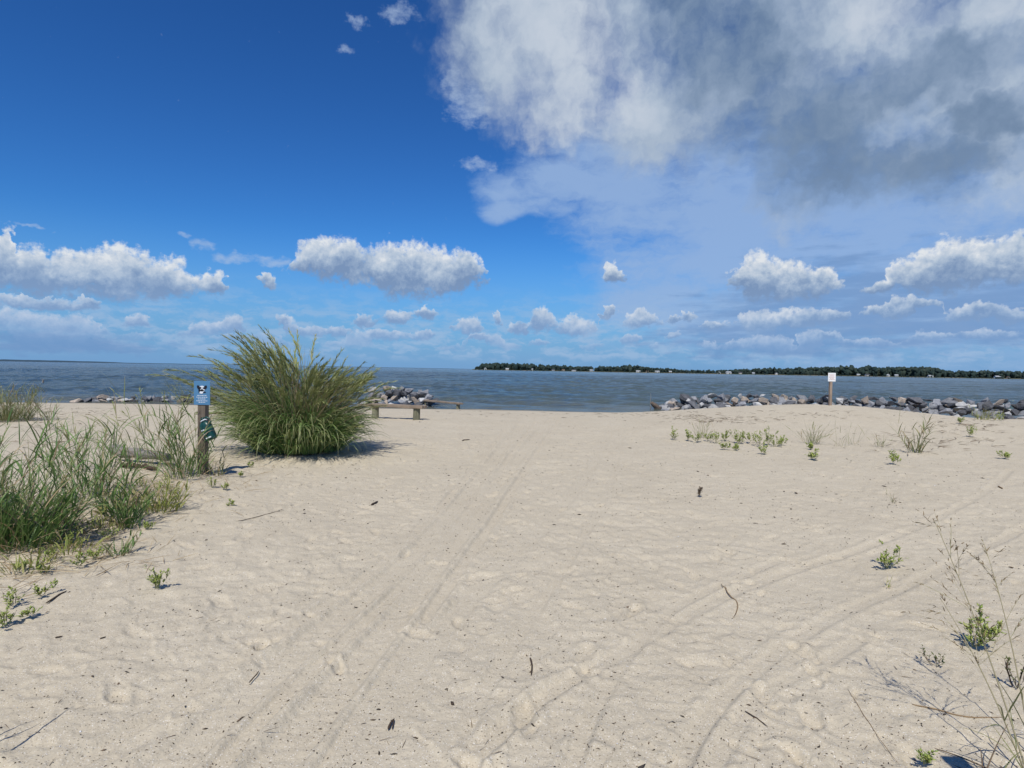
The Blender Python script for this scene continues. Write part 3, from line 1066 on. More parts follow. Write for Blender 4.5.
WOOD_POST = wood_mat('weathered_post', (.115, .09, .066), (.25, .205, .16), (34, 34, 2.2))
WOOD_PLANK = wood_mat('weathered_plank', (.20, .15, .105), (.40, .32, .24), (2.0, 30, 30))
WOOD_GREEN = wood_mat('treated_post', (.14, .14, .09), (.30, .28, .19), (24, 24, 2.2))
WOOD_GREY = wood_mat('driftwood', (.16, .145, .125), (.36, .33, .29), (2.0, 26, 26))
WOOD_TAN = wood_mat('tan_post', (.25, .18, .13), (.42, .33, .25), (24, 24, 2))
BARK = wood_mat('dark_stick', (.045, .033, .025), (.12, .085, .06), (9, 9, 9))


def bevel_box(name, dims, mat, parent, loc=(0, 0, 0), bev=.006, seg=2, wob=0.0, cuts=0, rot=None):
    bm = bmesh.new()
    bmesh.ops.create_cube(bm, size=1.0)
    for v in bm.verts: v.co = Vector((v.co.x * dims[0], v.co.y * dims[1], v.co.z * dims[2]))
    if bev: bmesh.ops.bevel(bm, geom=list(bm.edges), offset=bev, segments=seg, profile=.6, affect='EDGES')
    if cuts:
        ax = int(np.argmax(dims))
        for k in range(1, cuts):
            c = -dims[ax] / 2 + dims[ax] * k / cuts
            no = [0, 0, 0]; no[ax] = 1; co = [0, 0, 0]; co[ax] = c
            bmesh.ops.bisect_plane(bm, geom=bm.verts[:] + bm.edges[:] + bm.faces[:], plane_co=co, plane_no=no)
        for v in bm.verts:
            t = v.co[ax] * 4
            for a in range(3):
                if a != ax: v.co[a] += wob * float(perlin(np.array(t + a * 7.7 + loc[0]), np.array(loc[2] * 3 + .5)))
    me = bpy.data.meshes.new(name)
    bm.to_mesh(me); bm.free()
    me.materials.append(mat)
    o = bpy.data.objects.new(name, me)
    link(o, parent)
    o.location = loc
    if rot: o.rotation_euler = rot
    return o


def tube(pts, rad, n=10, jitter=0.0, cap=True, seed=0):
    """tapered round bar through points; returns V, F"""
    pts = [np.array(q, float) for q in pts]
    V, F = [], []
    rg_ = np.random.default_rng(seed)
    up = np.array([0, 0, 1.0])
    for i, c in enumerate(pts):
        t = pts[min(i + 1, len(pts) - 1)] - pts[max(i - 1, 0)]
        t /= max(1e-9, np.linalg.norm(t))
        a = np.cross(t, up if abs(t[2]) < .9 else np.array([1.0, 0, 0])); a /= np.linalg.norm(a)
        b = np.cross(t, a)
        r = rad[i] if hasattr(rad, '__len__') else rad
        for k in range(n):
            w = 2 * math.pi * k / n
            V.append(c + (a * math.cos(w) + b * math.sin(w)) * r * (1 + jitter * rg_.normal()))
    for i in range(len(pts) - 1):
        for k in range(n):
            F.append((i * n + k, i * n + (k + 1) % n, (i + 1) * n + (k + 1) % n, (i + 1) * n + k))
    if cap:
        F.append(tuple(range(n - 1, -1, -1))); F.append(tuple((len(pts) - 1) * n + k for k in range(n)))
    return V, F


def bench(pa, pb, seat_px, label):
    """pa, pb: photo points where the two legs meet the sand"""
    a, b = ground(*pa), ground(*pb)
    mid = (a + b) / 2
    rz = math.atan2(b[1] - a[1], b[0] - a[0])
    L = float(np.hypot(*(b - a)[:2]))
    t = thing('beach_bench', (mid[0], mid[1], mid[2]), label, 'bench', rz=rz)
    h = seat_px
    for s, q in ((-1, a), (1, b)):
        dz = q[2] - mid[2]
        V, F = tube([(s * L / 2, 0, dz - .25), (s * L / 2, 0, dz + .1), (s * L / 2 + .005, 0, h * .6), (s * L / 2, 0, h - .104)], [.112, .11, .106, .104], 16, .012, seed=s + 3)
        mesh_obj('leg', V, F, WOOD_GREEN, t, smooth=False)
    bevel_box('seat_plank', (L + .58, .15, .09), WOOD_PLANK, t, (-.02, -.085, h - .055), .012, 2, .012, 8)
    bevel_box('seat_plank', (L + .54, .15, .09), WOOD_PLANK, t, (.01, .085, h - .055), .012, 2, .012, 8)
    return t


bench((375.3, 418.2), (416.5, 419.8), .46, 'weathered plank bench on two stout round posts, nearer the tussock')
bench((426.2, 407.8), (458, 409.2), .44, 'lower plank bench behind the other one, nearer the water')

# ---------------------------------------------------------------- signs
BLUE = flat_mat('blue_sign_face', (.085, .22, .38), .4)
INK = flat_mat('sign_black', (.012, .012, .018), .5)
WHT = flat_mat('sign_white', (.72, .76, .80), .5)
REDT = flat_mat('faded_red_print', (.45, .16, .13), .6)


def disc(cx, cz, rx, rz, y, n=20, th=.0015, rot=0.0):
    V, F = [], []
    for s in (0, 1):
        for k in range(n):
            a = 2 * math.pi * k / n
            u, w = rx * math.cos(a), rz * math.sin(a)
            V.append((cx + u * math.cos(rot) - w * math.sin(rot), y - s * th, cz + u * math.sin(rot) + w * math.cos(rot)))
    F.append(tuple(range(n - 1, -1, -1))[::-1]); F.append(tuple(range(2 * n - 1, n - 1, -1))[::-1])
    for k in range(n): F.append((k, (k + 1) % n, n + (k + 1) % n, n + k))
    return V, F


b0 = ground(203, 474)
ppm = FPX / b0[1]
t = thing('sign_post', b0, 'brown wooden post topped by a small blue dog notice, in front of the tussock', 'sign post')
top = (474 - 381.5) / ppm
bevel_box('post', (.105, .105, top + .3), WOOD_POST, t, (0, 0, top / 2 - .17), .006, 2, .004, 6)
pw, ph = 16.2 / ppm, 23.8 / ppm
pz_ = (474 - 392.4) / ppm
panel = bevel_box('sign_panel', (pw, .006, ph), BLUE, t, (.012, -.058, pz_), .002, 1)
y = -.0036
k = ph / .34
shape = lambda *a: disc(*a)
# dog's head: dark ears and patches round a white face
V, F = join(disc(0.0, .062 * k, .042, .040, y), disc(.0, .030 * k, .030, .022, y))
mesh_obj('dog_face', V, F, WHT, panel)
y2 = y - .002
V, F = join(disc(-.046, .078 * k, .019, .032, y2, rot=.5), disc(.048, .080 * k, .019, .030, y2, rot=-.5), disc(-.018, .072 * k, .013, .013, y2), disc(.020, .070 * k, .010, .010, y2),
            disc(0.002, .046 * k, .012, .009, y2), disc(-.034, .036 * k, .013, .020, y2, rot=-.3), disc(.036, .012 * k, .020, .008, y2), disc(-.030, .008 * k, .016, .007, y2))
mesh_obj('dog_markings', V, F, INK, panel)
V, F = join(disc(-.006, .004 * k, .026, .014, y2 - .002))
mesh_obj('dog_paws', V, F, WHT, panel)
bars = []
rg = np.random.default_rng(4)
for row, (zz, w) in enumerate(((-.035, .13), (-.060, .15), (-.085, .11), (-.112, .15), (-.133, .09))):
    x = -w / 2
    while x < w / 2:
        l = rg.uniform(.010, .026)
        bars.append(box(x, min(w / 2, x + l), y - .001, y, zz * k - .004, zz * k + .004)); x += l + .007
mesh_obj('notice_lines', *join(*bars), WHT, panel)

# green jug hanging on the post
GREEN = bpy.data.materials.new('green_plastic')
GREEN, q, p, o_ = material('green_plastic', .35, .5)
tcn = q.node('ShaderNodeTexCoord')
q.put(p.inputs['Base Color'], q.ramp(q.noise(tcn.outputs['Object'], 9.0, 4.0, .6, dims='3D'), [(.3, (.006, .045, .042)), (.7, (.012, .075, .064))]))
jt = thing('plastic_jug', (b0[0] + .055, b0[1] - .125, b0[2] + (474 - 417.5) / ppm), 'dark green plastic jug hanging tilted on the wooden post below the blue notice', 'jug')
jt.rotation_euler = (0, math.radians(-24), 0)
prof = [(-.315, .060), (-.312, .074), (-.30, .080), (-.20, .080), (-.12, .079), (-.085, .070), (-.055, .048), (-.035, .026), (-.012, .024), (-.010, .030), (.006, .030), (.010, .024)]
V, F = [], []
n = 28
for z, r in prof:
    for c in range(n):
        a = 2 * math.pi * c / n
        ca, sa = math.cos(a), math.sin(a)
        e = 1.0 if z > -.05 else (abs(ca) ** 4 + abs(sa) ** 4) ** -.25 * .93    # squarish body, round neck
        V.append((r * ca * e, r * sa * e * .82, z))
for i in range(len(prof) - 1):
    for c in range(n): F.append((i * n + c, i * n + (c + 1) % n, (i + 1) * n + (c + 1) % n, (i + 1) * n + c))
F.append(tuple(range(n - 1, -1, -1))); F.append(tuple((len(prof) - 1) * n + c for c in range(n)))
mesh_obj('jug_body', V, F, GREEN, jt, smooth=True)
V, F = tube([(.03, -.012, -.02), (.062, -.014, .000), (.088, -.014, -.03), (.094, -.014, -.075), (.078, -.012, -.115)], .011, 10)
mesh_obj('jug_handle', V, F, GREEN, jt, smooth=True)
V, F = tube([(-.03, -.03, -.035), (0, -.04, -.03), (.04, -.035, -.025), (.06, -.02, -.04)], .008, 8)
mesh_obj('white_tie', V, F, WHT, jt, smooth=True)
bars = []
for (x0, x1, z0, z1) in ((-.045, -.005, -.165, -.150), (.004, .035, -.172, -.160), (-.035, .0, -.225, -.212), (-.03, .045, -.285, -.268), (-.04, -.02, -.20, -.192)):
    bars.append(box(x0, x1, -.0735, -.0685, z0, z1))
mesh_obj('label_strip', *join(*bars), WHT, jt)
# nail the jug hangs from
mesh_obj('hanging_nail', *tube([(0, .09, .012), (0, -.03, .018)], .004, 8), BARK, jt)

# white notice on the dune at right
b1 = ground(830, 405.5)
ppm1 = FPX / b1[1]
t = thing('notice_post', b1, 'thin tan wooden post with a small white notice on the dune crest', 'sign post')
H1 = (405.5 - 374) / ppm1
bevel_box('post', (.088, .088, H1 + .4), WOOD_TAN, t, (0, 0, H1 / 2 - .2), .006, 2, .006, 6)
pan = bevel_box('sign_panel', (7.6 / ppm1, .012, 8.6 / ppm1), flat_mat('white_sign_face', (.82, .82, .80), .4), t, (.01, -.053, (405.5 - 377.2) / ppm1), .003, 1)
bars = []
for row, (zz, w) in enumerate(((.085, .20), (.045, .16), (.0, .21), (-.04, .15), (-.085, .19))):
    x = -w / 2
    while x < w / 2:
        l = rg.uniform(.015, .04)
        bars.append(box(x, min(w / 2, x + l), -.0075, -.0055, zz - .008, zz + .008)); x += l + .012
mesh_obj('notice_lines', *join(*bars), REDT, pan)

# ---- driftwood and other wood
def log(name, pxa, pxb, r, mat, label, cat, lift=(0, 0), n=9, wob=.03, seed=1, parts=()):
    a, b = ground(*pxa), ground(*pxb)
    a = a + np.array([0, 0, r * .8 + lift[0]]); b = b + np.array([0, 0, r * .8 + lift[1]])
    mid = (a + b) / 2
    rg_ = np.random.default_rng(seed)
    pts = []
    for k in range(n):
        u = k / (n - 1)
        pts.append(a + (b - a) * u - mid + rg_.normal(0, wob, 3) * (0 < k < n - 1))
    rad = [r * (1 - .35 * k / (n - 1)) * (1 + rg_.normal(0, .06)) for k in range(n)]
    V, F = tube(pts, rad, 12, .03, seed=seed)
    o = mesh_obj(name, V, F, mat, smooth=False)
    o.location = tuple(mid)
    return tag(o, label, cat)


log('driftwood_log', (114, 460), (168, 466), .085, WOOD_GREY, 'grey driftwood log lying behind the grass, left of the wooden post', 'log', (.10, .06), seed=3)
log('fallen_branch', (122, 467), (158, 471), .035, BARK, 'thin dark branch on the sand in front of the driftwood log', 'branch', seed=8, wob=.02)

# stump and snag in the shallows at the end of the breakwater
s0 = at_depth(657, 405, 36.6)
V, F = tube([(.35, 0, -.35), (.12, 0, -.08), (-.1, 0, .10), (-.28, .02, .25), (-.36, .0, .22)], [.12, .15, .14, .09, .04], 12, .07, seed=2)
st = mesh_obj('driftwood_stump', V, F, wood_mat('brown_stump', (.09, .068, .052), (.21, .16, .12), (5, 9, 9)))
st.location = (s0[0] - .05, s0[1], WATER_Z + .18)
tag(st, 'brown driftwood stump leaning in the shallows at the left end of the long breakwater', 'stump')
V, F = tube([(0, 0, -.3), (-.02, 0, .35), (.01, 0, .62), (-.02, 0, .85)], [.022, .018, .013, .007], 8, .04)
br = mesh_obj('snag', V, F, WOOD_GREY, st)
br.location = (-.34, 0, .0)
# piling out in the water at left
s1 = at_depth(43, 385, 62.0)
V, F = tube([(0, 0, -3.0), (0, 0, .2), (.02, 0, .48)], [.10, .09, .08], 12, .03)
pl = mesh_obj('piling', V, F, WOOD_GREY)
pl.location = (s1[0], 62.0, WATER_Z)
tag(pl, 'lone thin piling standing in the water at far left', 'piling')

# ---------------------------------------------------------------- vegetation
def leaf_mat(name, ramp_cols, tip=None, tip_from=.6, trans=.28, rough=.55):
    m = bpy.data.materials.new(name)
    m.use_nodes = True
    m.node_tree.nodes.clear()
    q = G(m.node_tree)
    geo = q.node('ShaderNodeNewGeometry')
    n = len(ramp_cols)
    col = q.ramp(geo.outputs['Random Per Island'], [(k / max(1, n - 1), c) for k, c in enumerate(ramp_cols)])
    if tip is not None:
        uvn = q.node('ShaderNodeUVMap')
        col = q.mix(q.ss(q.sep(uvn.outputs[0])[1], tip_from, 1.0, 0.0, .85), col, tip)
    p = q.node('ShaderNodeBsdfPrincipled')
    p.inputs['Roughness'].default_value = rough
    p.inputs['Specular IOR Level'].default_value = .35
    q.put(p.inputs['Base Color'], col)
    tr = q.node('ShaderNodeBsdfTranslucent')
    q.put(tr.inputs[0], col)
    mx = q.node('ShaderNodeMixShader')
    mx.inputs[0].default_value = trans
    q.t.links.new(p.outputs[0], mx.inputs[1]); q.t.links.new(tr.outputs[0], mx.inputs[2])
    o = q.node('ShaderNodeOutputMaterial')
    q.t.links.new(mx.outputs[0], o.inputs[0])
    return m


TUSSOCK = leaf_mat('tussock_leaf', [(.095, .19, .05), (.145, .255, .068), (.21, .31, .10), (.31, .34, .14), (.12, .225, .08)], (.36, .35, .17), .65)
PLUME = leaf_mat('seed_head', [(.25, .29, .10), (.36, .36, .155), (.19, .26, .08), (.44, .40, .21)], None, trans=.2, rough=.8)
DRYLEAF = leaf_mat('dry_leaf', [(.36, .27, .15), (.46, .36, .22), (.27, .19, .105), (.40, .32, .18)], None, trans=.2, rough=.8)
GREENB = leaf_mat('dune_grass_leaf', [(.070, .15, .034), (.11, .205, .048), (.17, .27, .07), (.085, .17, .05), (.23, .28, .09)], (.28, .29, .11), .7)
OLIVE = leaf_mat('olive_leaf', [(.13, .165, .055), (.20, .225, .08), (.27, .265, .12)], (.38, .31, .17), .6)
YGREEN = leaf_mat('yellow_green_leaf', [(.20, .25, .05), (.28, .31, .075), (.36, .34, .12)], (.42, .35, .16), .6)
ROCKET = leaf_mat('fleshy_leaf', [(.22, .29, .06), (.30, .36, .085), (.38, .40, .12)], None, trans=.0, rough=.45)
DARKST = leaf_mat('dark_dry_stem', [(.10, .07, .045), (.17, .12, .075), (.07, .05, .035)], None, trans=.0, rough=.9)
STRAW = leaf_mat('straw_stem', [(.30, .28, .16), (.38, .33, .20), (.24, .24, .12)], None, trans=.1, rough=.7)
SPIKE = leaf_mat('brown_spikelet', [(.17, .12, .07), (.24, .18, .10), (.12, .085, .05)], None, trans=.1, rough=.9)


class Ribbons:
    """many blades gathered into one mesh; every blade is a narrow folded strip"""
    def __init__(self, n=7):
        self.n = n; self.V = []; self.F = []; self.U = []; self.c = 0

    def add(self, base, az, lean, bend, L, W, pw=1.4, base_w=.55, taper=2.0, twist=None, rg=None, floor=None):
        base = np.atleast_2d(base); N = len(base); n = self.n
        f = lambda a: np.broadcast_to(np.asarray(a, float), (N,))
        az, lean, bend, L, W = map(f, (az, lean, bend, L, W))
        tw = rg.uniform(-.9, .9, N) if twist is None else f(twist)
        s = np.linspace(0, 1, n + 1)
        th = lean[:, None] + bend[:, None] * s[None] ** pw
        dh = np.stack([np.sin(az), np.cos(az)], 1)
        wob = rg.normal(0, .05, (N, n + 1)).cumsum(1) * .5
        st = (L / n)[:, None]
        hx = np.concatenate([np.zeros((N, 1)), np.cumsum(np.sin(th[:, :-1]) * st, 1)], 1)
        hz_ = np.concatenate([np.zeros((N, 1)), np.cumsum(np.cos(th[:, :-1]) * st, 1)], 1)
        perp = np.stack([dh[:, 1], -dh[:, 0]], 1)
        P_ = np.empty((N, n + 1, 3))
        lat = wob * L[:, None] * .25
        P_[..., 0] = base[:, 0:1] + hx * dh[:, 0:1] + lat * perp[:, 0:1]
        P_[..., 1] = base[:, 1:2] + hx * dh[:, 1:2] + lat * perp[:, 1:2]
        P_[..., 2] = base[:, 2:3] + hz_
        if floor is not None:
            P_[..., 2] = np.maximum(P_[..., 2], floor + .006)
        nx = np.cos(th); nz = -np.sin(th)
        cs, sn = np.cos(tw)[:, None], np.sin(tw)[:, None]
        S = np.stack([perp[:, 0:1] * cs + dh[:, 0:1] * nx * sn, perp[:, 1:2] * cs + dh[:, 1:2] * nx * sn, nz * sn * np.ones_like(th)], 2)
        prof = np.minimum(1, base_w + (1 - base_w) * s * 4) * (1 - s ** taper) + .04
        w = (W[:, None] * prof[None])[..., None] * .5
        A, B = P_ - S * w, P_ + S * w
        V = np.stack([A, B], 2).reshape(N, -1, 3)
        k = np.arange(n) * 2
        F = np.stack([k, k + 1, k + 3, k + 2], 1)
        F = (F[None] + (np.arange(N) * (2 * n + 2))[:, None, None] + self.c).reshape(-1, 4)
        self.V.append(V.reshape(-1, 3)); self.F.append(F)
        uv = np.stack([np.tile([0., 1.], n + 1), np.repeat(s, 2)], 1)
        self.U.append(np.tile(uv, (N, 1)))
        self.c += N * (2 * n + 2)
        return P_, th

    def build(self, name, mat, parent, origin=(0, 0, 0)):
        if not self.V: return None
        return mesh_obj(name, np.concatenate(self.V) - np.array(origin), np.concatenate(self.F), mat, parent, uv=np.concatenate(self.U))


def tangents(P_):
    t = np.gradient(P_, axis=1)
    return t / np.maximum(1e-9, np.linalg.norm(t, axis=2, keepdims=True))


def seedhead(rb, P_, i0, count, rg, length, width, spread=.35):
    """branchlets along the top of each culm"""
    N, n1, _ = P_.shape
    T = tangents(P_)
    u = rg.uniform(i0, n1 - 1.001, (N, count))
    k = u.astype(int); f = (u - k)[..., None]
    idx = np.arange(N)[:, None]
    b = P_[idx, k] * (1 - f) + P_[idx, k + 1] * f
    t = T[idx, k] + rg.normal(0, spread, (N, count, 3))
    t /= np.linalg.norm(t, axis=2, keepdims=True)
    t = t.reshape(-1, 3); b = b.reshape(-1, 3)
    az = np.arctan2(t[:, 0], t[:, 1]); le = np.arccos(np.clip(t[:, 2], -1, 1))
    M = len(b)
    tap = 1 - .55 * ((u - i0) / (n1 - 1 - i0)).ravel()
    rb.add(b, az, le, rg.uniform(.1, .7, M), length * tap * rg.uniform(.6, 1.2, M), width * rg.uniform(.7, 1.3, M), rg=rg, base_w=.8)


# ---- the big tussock
rg = np.random.default_rng(41)
tb = ground(298, 450)
tuss = tag(thing('tussock_grass', tb, 'huge fountain-shaped grass tussock with tan seed heads, behind the blue notice', 'grass tussock'), kind='thing')


def polar(N, r, rg, flat=1.0):
    a = rg.uniform(0, 2 * math.pi, N); q = r * np.sqrt(rg.random(N))
    return q * np.sin(a), q * np.cos(a) * flat, a, q / r


rb = Ribbons(9)
N = 2500
x, y, a, rel = polar(N, .74, rg, .85)
bias = np.stack([x, y, np.zeros(N)], 1) + tb
a2 = a + rg.normal(0, .5, N)
rb.add(bias, a2, .05 + .42 * rel + rg.normal(0, .12, N), rg.uniform(1.2, 2.8, N) * (.5 + .7 * rel), rg.uniform(.9, 1.85, N) * (1 - .10 * rel) * (1 - .20 * np.clip(np.sin(a2), 0, 1)), rg.uniform(.012, .026, N), rg=rg, floor=tb[2], pw=1.9)
N = 700
x, y, a, rel = polar(N, .80, rg, .85)
k = .55 + .45 * rel
rb.add(np.stack([x, y, np.zeros(N)], 1) + tb, a + rg.normal(0, .4, N), .25 + .5 * rel + rg.normal(0, .12, N), rg.uniform(1.2, 2.3, N), rg.uniform(.55, 1.15, N) * k, rg.uniform(.012, .024, N), rg=rg, floor=tb[2], pw=1.5)
rb.build('leaves', TUSSOCK, tuss, tb)
rb = Ribbons(7)
N = 520
x, y, a, rel = polar(N, .5, rg)
rb.add(np.stack([x, y, np.zeros(N)], 1) + tb, a + rg.normal(0, .6, N), .05 + .35 * rel + rg.normal(0, .15, N), rg.uniform(.1, 1.8, N), rg.uniform(.7, 1.9, N), rg.uniform(.010, .020, N), rg=rg, floor=tb[2])
rb.build('dry_leaves', DRYLEAF, tuss, tb)
culm, head = Ribbons(10), Ribbons(3)
N = 250
x, y, a, rel = polar(N, .55, rg)
side = np.where(rg.random(N) < .54, -math.pi / 2, math.pi / 2)
a2 = np.where(rg.random(N) < .55, side + rg.normal(0, .55, N), a + rg.normal(0, .4, N))
le = np.clip(np.abs(rg.normal(.14 + .44 * rel, .17, N)), 0, .85)
left = np.sin(a2) < 0
L = rg.uniform(1.7, 2.42, N) * np.where(left, .98, .78)
P_, _ = culm.add(np.stack([x, y, np.zeros(N)], 1) + tb, a2, le, rg.uniform(.5, 1.6, N), L, rg.uniform(.009, .014, N), rg=rg, floor=tb[2], taper=5.0, pw=3.0)
seedhead(head, P_, 6.9, 60, rg, .20, .0105, .20)
# low sprays leaning far out to the left and right
N = 70
x, y, a, rel = polar(N, .5, rg)
side = np.where(rg.random(N) < .60, -math.pi / 2, math.pi / 2)
a2 = side + rg.normal(.1, .4, N)
P_, _ = culm.add(np.stack([x, y, np.zeros(N)], 1) + tb, a2, rg.uniform(.40, .85, N), rg.uniform(.5, 1.3, N), rg.uniform(1.5, 2.3, N) * np.where(side < 0, .92, .52), .011, rg=rg, floor=tb[2], taper=5.0, pw=1.8)
seedhead(head, P_, 6.8, 60, rg, .20, .0105, .20)
culm.build('stems', OLIVE, tuss, tb)
head.build('inflorescence', PLUME, tuss, tb)


# ---- leafy dune grasses
def leafy(name, px, label, n, h, rad, seed, mat=GREENB, leaf=(.28, .5), lw=.0135, lean=.28, bend=.5, heads=0.0, dry=.15, group=None, cat='dune grass', per=6, basal=0, lop=0.0, flat=1.0):
    rg = np.random.default_rng(seed)
    b = ground(*px)
    t = tag(thing(name, b, label, cat, group), kind='thing')
    st, lf, hd, dr = Ribbons(6), Ribbons(6), Ribbons(3), Ribbons(6)
    x, y, a, rel = polar(n, rad, rg, flat)
    zz = np.array([float(v) for v in base_height(b[0] + x, b[1] + y)])
    base = np.stack([b[0] + x, b[1] + y, zz - .01], 1)
    az = a + rg.normal(0, .7, n)
    if lop: az = np.where(rg.random(n) < abs(lop), math.copysign(math.pi / 2, lop) + rg.normal(0, .5, n), az)
    L = h * rg.uniform(.55, 1.12, n)
    P_, th = st.add(base, az, np.abs(rg.normal(lean * .4 + lean * .8 * rel, lean * .45, n)), rg.uniform(.1, 1.0, n) * bend, L, lw * .42, rg=rg, taper=6.0, floor=b[2])
    T = tangents(P_)
    for k in range(per):
        u = np.clip(rg.uniform(.05, .92, n) * 6, 0, 5.99); i = u.astype(int); f = (u - i)[:, None]
        bb = P_[np.arange(n), i] * (1 - f) + P_[np.arange(n), i + 1] * f
        laz = az + rg.uniform(-2.2, 2.2, n)
        isd = rg.random(n) < dry * (1.6 - u / 5)
        tl = L * rg.uniform(*leaf, n) * (1.05 - .1 * u / 6)
        for R_, k_ in ((lf, ~isd), (dr, isd)):
            m_ = int(k_.sum())
            if m_: R_.add(bb[k_], laz[k_], rg.uniform(.25, .75, m_), rg.uniform(.3, 1.5, m_), tl[k_], lw * rg.uniform(.7, 1.2, m_), rg=rg, floor=b[2])
    if basal:
        x, y, a, rel = polar(basal, rad * .9, rg, flat)
        base = np.stack([b[0] + x, b[1] + y, base_height(b[0] + x, b[1] + y) - .01], 1)
        lf.add(base, a + rg.normal(0, .8, basal), .1 + .4 * rel + rg.normal(0, .1, basal), rg.uniform(.3, 1.4, basal), h * rg.uniform(.35, .8, basal), lw * rg.uniform(.6, 1.1, basal), rg=rg, floor=b[2])
        nd_ = max(4, basal // 5)
        x, y, a, rel = polar(nd_, rad, rg, flat)
        base = np.stack([b[0] + x, b[1] + y, base_height(b[0] + x, b[1] + y) - .01], 1)
        dr.add(base, a + rg.normal(0, .8, nd_), .3 + .7 * rel, rg.uniform(.4, 1.4, nd_), h * rg.uniform(.25, .6, nd_), lw * .7, rg=rg, floor=b[2])
    if heads:
        k_ = rg.random(n) < heads
        if k_.any(): seedhead(hd, P_[k_], 4.0, 22, rg, h * .11, lw * .5, .2)
    st.build('stems', OLIVE if mat is GREENB else mat, t, b)
    lf.build('leaves', mat, t, b)
    dr.build('dry_leaves', DRYLEAF, t, b)
    hd.build('inflorescence', PLUME, t, b)
    return t


leafy('dune_grass', (16, 546), 'largest dense green dune grass clump, at the left edge of the sand', 95, .86, .38, 1, heads=.1, basal=330, per=6, flat=.8)
leafy('dune_grass', (-32, 520), 'green dune grass cut off by the left border behind the largest clump', 60, .9, .45, 2, heads=.15, basal=110)
leafy('dune_grass', (92, 500), 'airy leafy grass clump between the largest clump and the driftwood log', 30, .95, .24, 3, mat=GREENB, heads=.3, basal=34, per=7, lw=.012)
leafy('dune_grass', (122, 520), 'thin leafy grass at the right foot of the airy clump', 16, .6, .16, 4, basal=40, per=6, heads=.2)
leafy('dune_grass', (183, 478), 'tall green grass clump growing against the left side of the wooden post', 30, 1.0, .22, 5, heads=.2, basal=44, per=6, lop=-.45, lw=.013, bend=.9)
leafy('dune_grass', (150, 470), 'wispy arching grass with seed heads between the log and the wooden post', 15, 1.15, .35, 6, mat=OLIVE, heads=.9, basal=20, per=3, bend=1.2, lop=-.4)
leafy('dune_grass', (8, 421), 'olive grass clump on the far beach at the left border', 110, .95, .55, 7, mat=OLIVE, heads=.35, basal=260, per=5)
leafy('dune_grass', (42, 420), 'sparse dry grass right of the olive clump on the far beach', 14, .7, .35, 8, mat=OLIVE, heads=.4, basal=10, per=3)
leafy('dune_grass', (128, 527), 'low spiky grass tuft in front of the airy clump', 14, .42, .10, 9, basal=46, per=4, lean=.5)
leafy('dune_grass', (160, 512), 'yellow-green grass tuft in front of the wooden post', 22, .38, .20, 10, mat=YGREEN, basal=60, per=4, lean=.45)
leafy('dune_grass', (118, 556), 'small green tuft leaning over the bare sand below the low spiky tuft', 8, .30, .07, 11, mat=GREENB, basal=20, per=3, lean=.6)
leafy('dune_grass', (60, 470), 'leafy grass behind the largest clump', 13, .75, .26, 12, heads=.3, basal=14, per=6)
leafy('dune_grass', (216, 476), 'few short green blades just right of the wooden post', 9, .42, .12, 13, mat=OLIVE, basal=14, per=3)
leafy('dune_grass', (186, 404), 'feathery grass arching over the low rock heap, left of the tussock', 30, 1.5, .4, 14, mat=OLIVE, heads=1.0, basal=20, per=2, bend=1.3, lop=-.6, lean=.5)
leafy('dune_grass', (1000, 414), 'green bushy grass at the foot of the long breakwater near the right border', 90, .62, .75, 15, mat=GREENB, basal=160, per=5, flat=.6, heads=.1)
leafy('dune_grass', (985, 420), 'dry straw tuft in front of the bushy grass near the right border', 30, .42, .4, 16, mat=YGREEN, basal=40, per=3, flat=.5)
leafy('dry_grass', (812, 444), 'largest wispy dry grass tuft below the white notice', 40, .68, .16, 17, mat=OLIVE, heads=.25, basal=24, per=1, lean=.75, bend=.8, lw=.009, dry=.4, cat='dry grass', lop=.3)
leafy('dry_grass', (840, 447), 'pair of thin upright dry stems right of the largest wispy tuft', 4, .5, .12, 18, mat=OLIVE, per=1, basal=3, lw=.009, dry=.4, cat='dry grass')
leafy('dry_grass', (853, 445), 'thin dry stems leaning right between two wispy tufts', 5, .62, .10, 19, mat=OLIVE, per=1, basal=4, lw=.009, dry=.4, cat='dry grass', lop=.8, lean=.5)
leafy('dry_grass', (879, 447), 'short dry grass tuft left of the tall curved one', 12, .34, .12, 20, mat=OLIVE, per=2, basal=8, lw=.009, dry=.4, cat='dry grass', lean=.5)
leafy('dry_grass', (916, 453), 'tall curved green and dry grass tuft at the right of the dune', 18, .72, .12, 21, mat=OLIVE, per=4, basal=16, lw=.016, dry=.3, cat='dry grass', lop=.5, bend=.9)
leafy('dry_grass', (701, 438), 'wispy dry grass rising from the left end of the green plants', 22, .50, .14, 22, mat=OLIVE, per=1, basal=8, lw=.009, dry=.5, cat='dry grass', heads=.2)
leafy('dry_grass', (893, 503), 'lone small dry sprig on the open sand below the dune', 6, .20, .03, 23, mat=OLIVE, per=1, basal=5, lw=.006, dry=.6, cat='dry grass', lean=.6)
leafy('dry_grass', (893, 424), 'two bare thin stalks standing in front of the breakwater', 2, .75, .18, 24, mat=OLIVE, per=0, lw=.012, cat='dry grass', lean=.08, bend=.1)
leafy('dry_grass', (887, 588), 'tiny two-bladed grass below the green sprig', 2, .12, .015, 25, mat=YGREEN, per=1, basal=4, lw=.008, cat='dry grass', lean=.3)


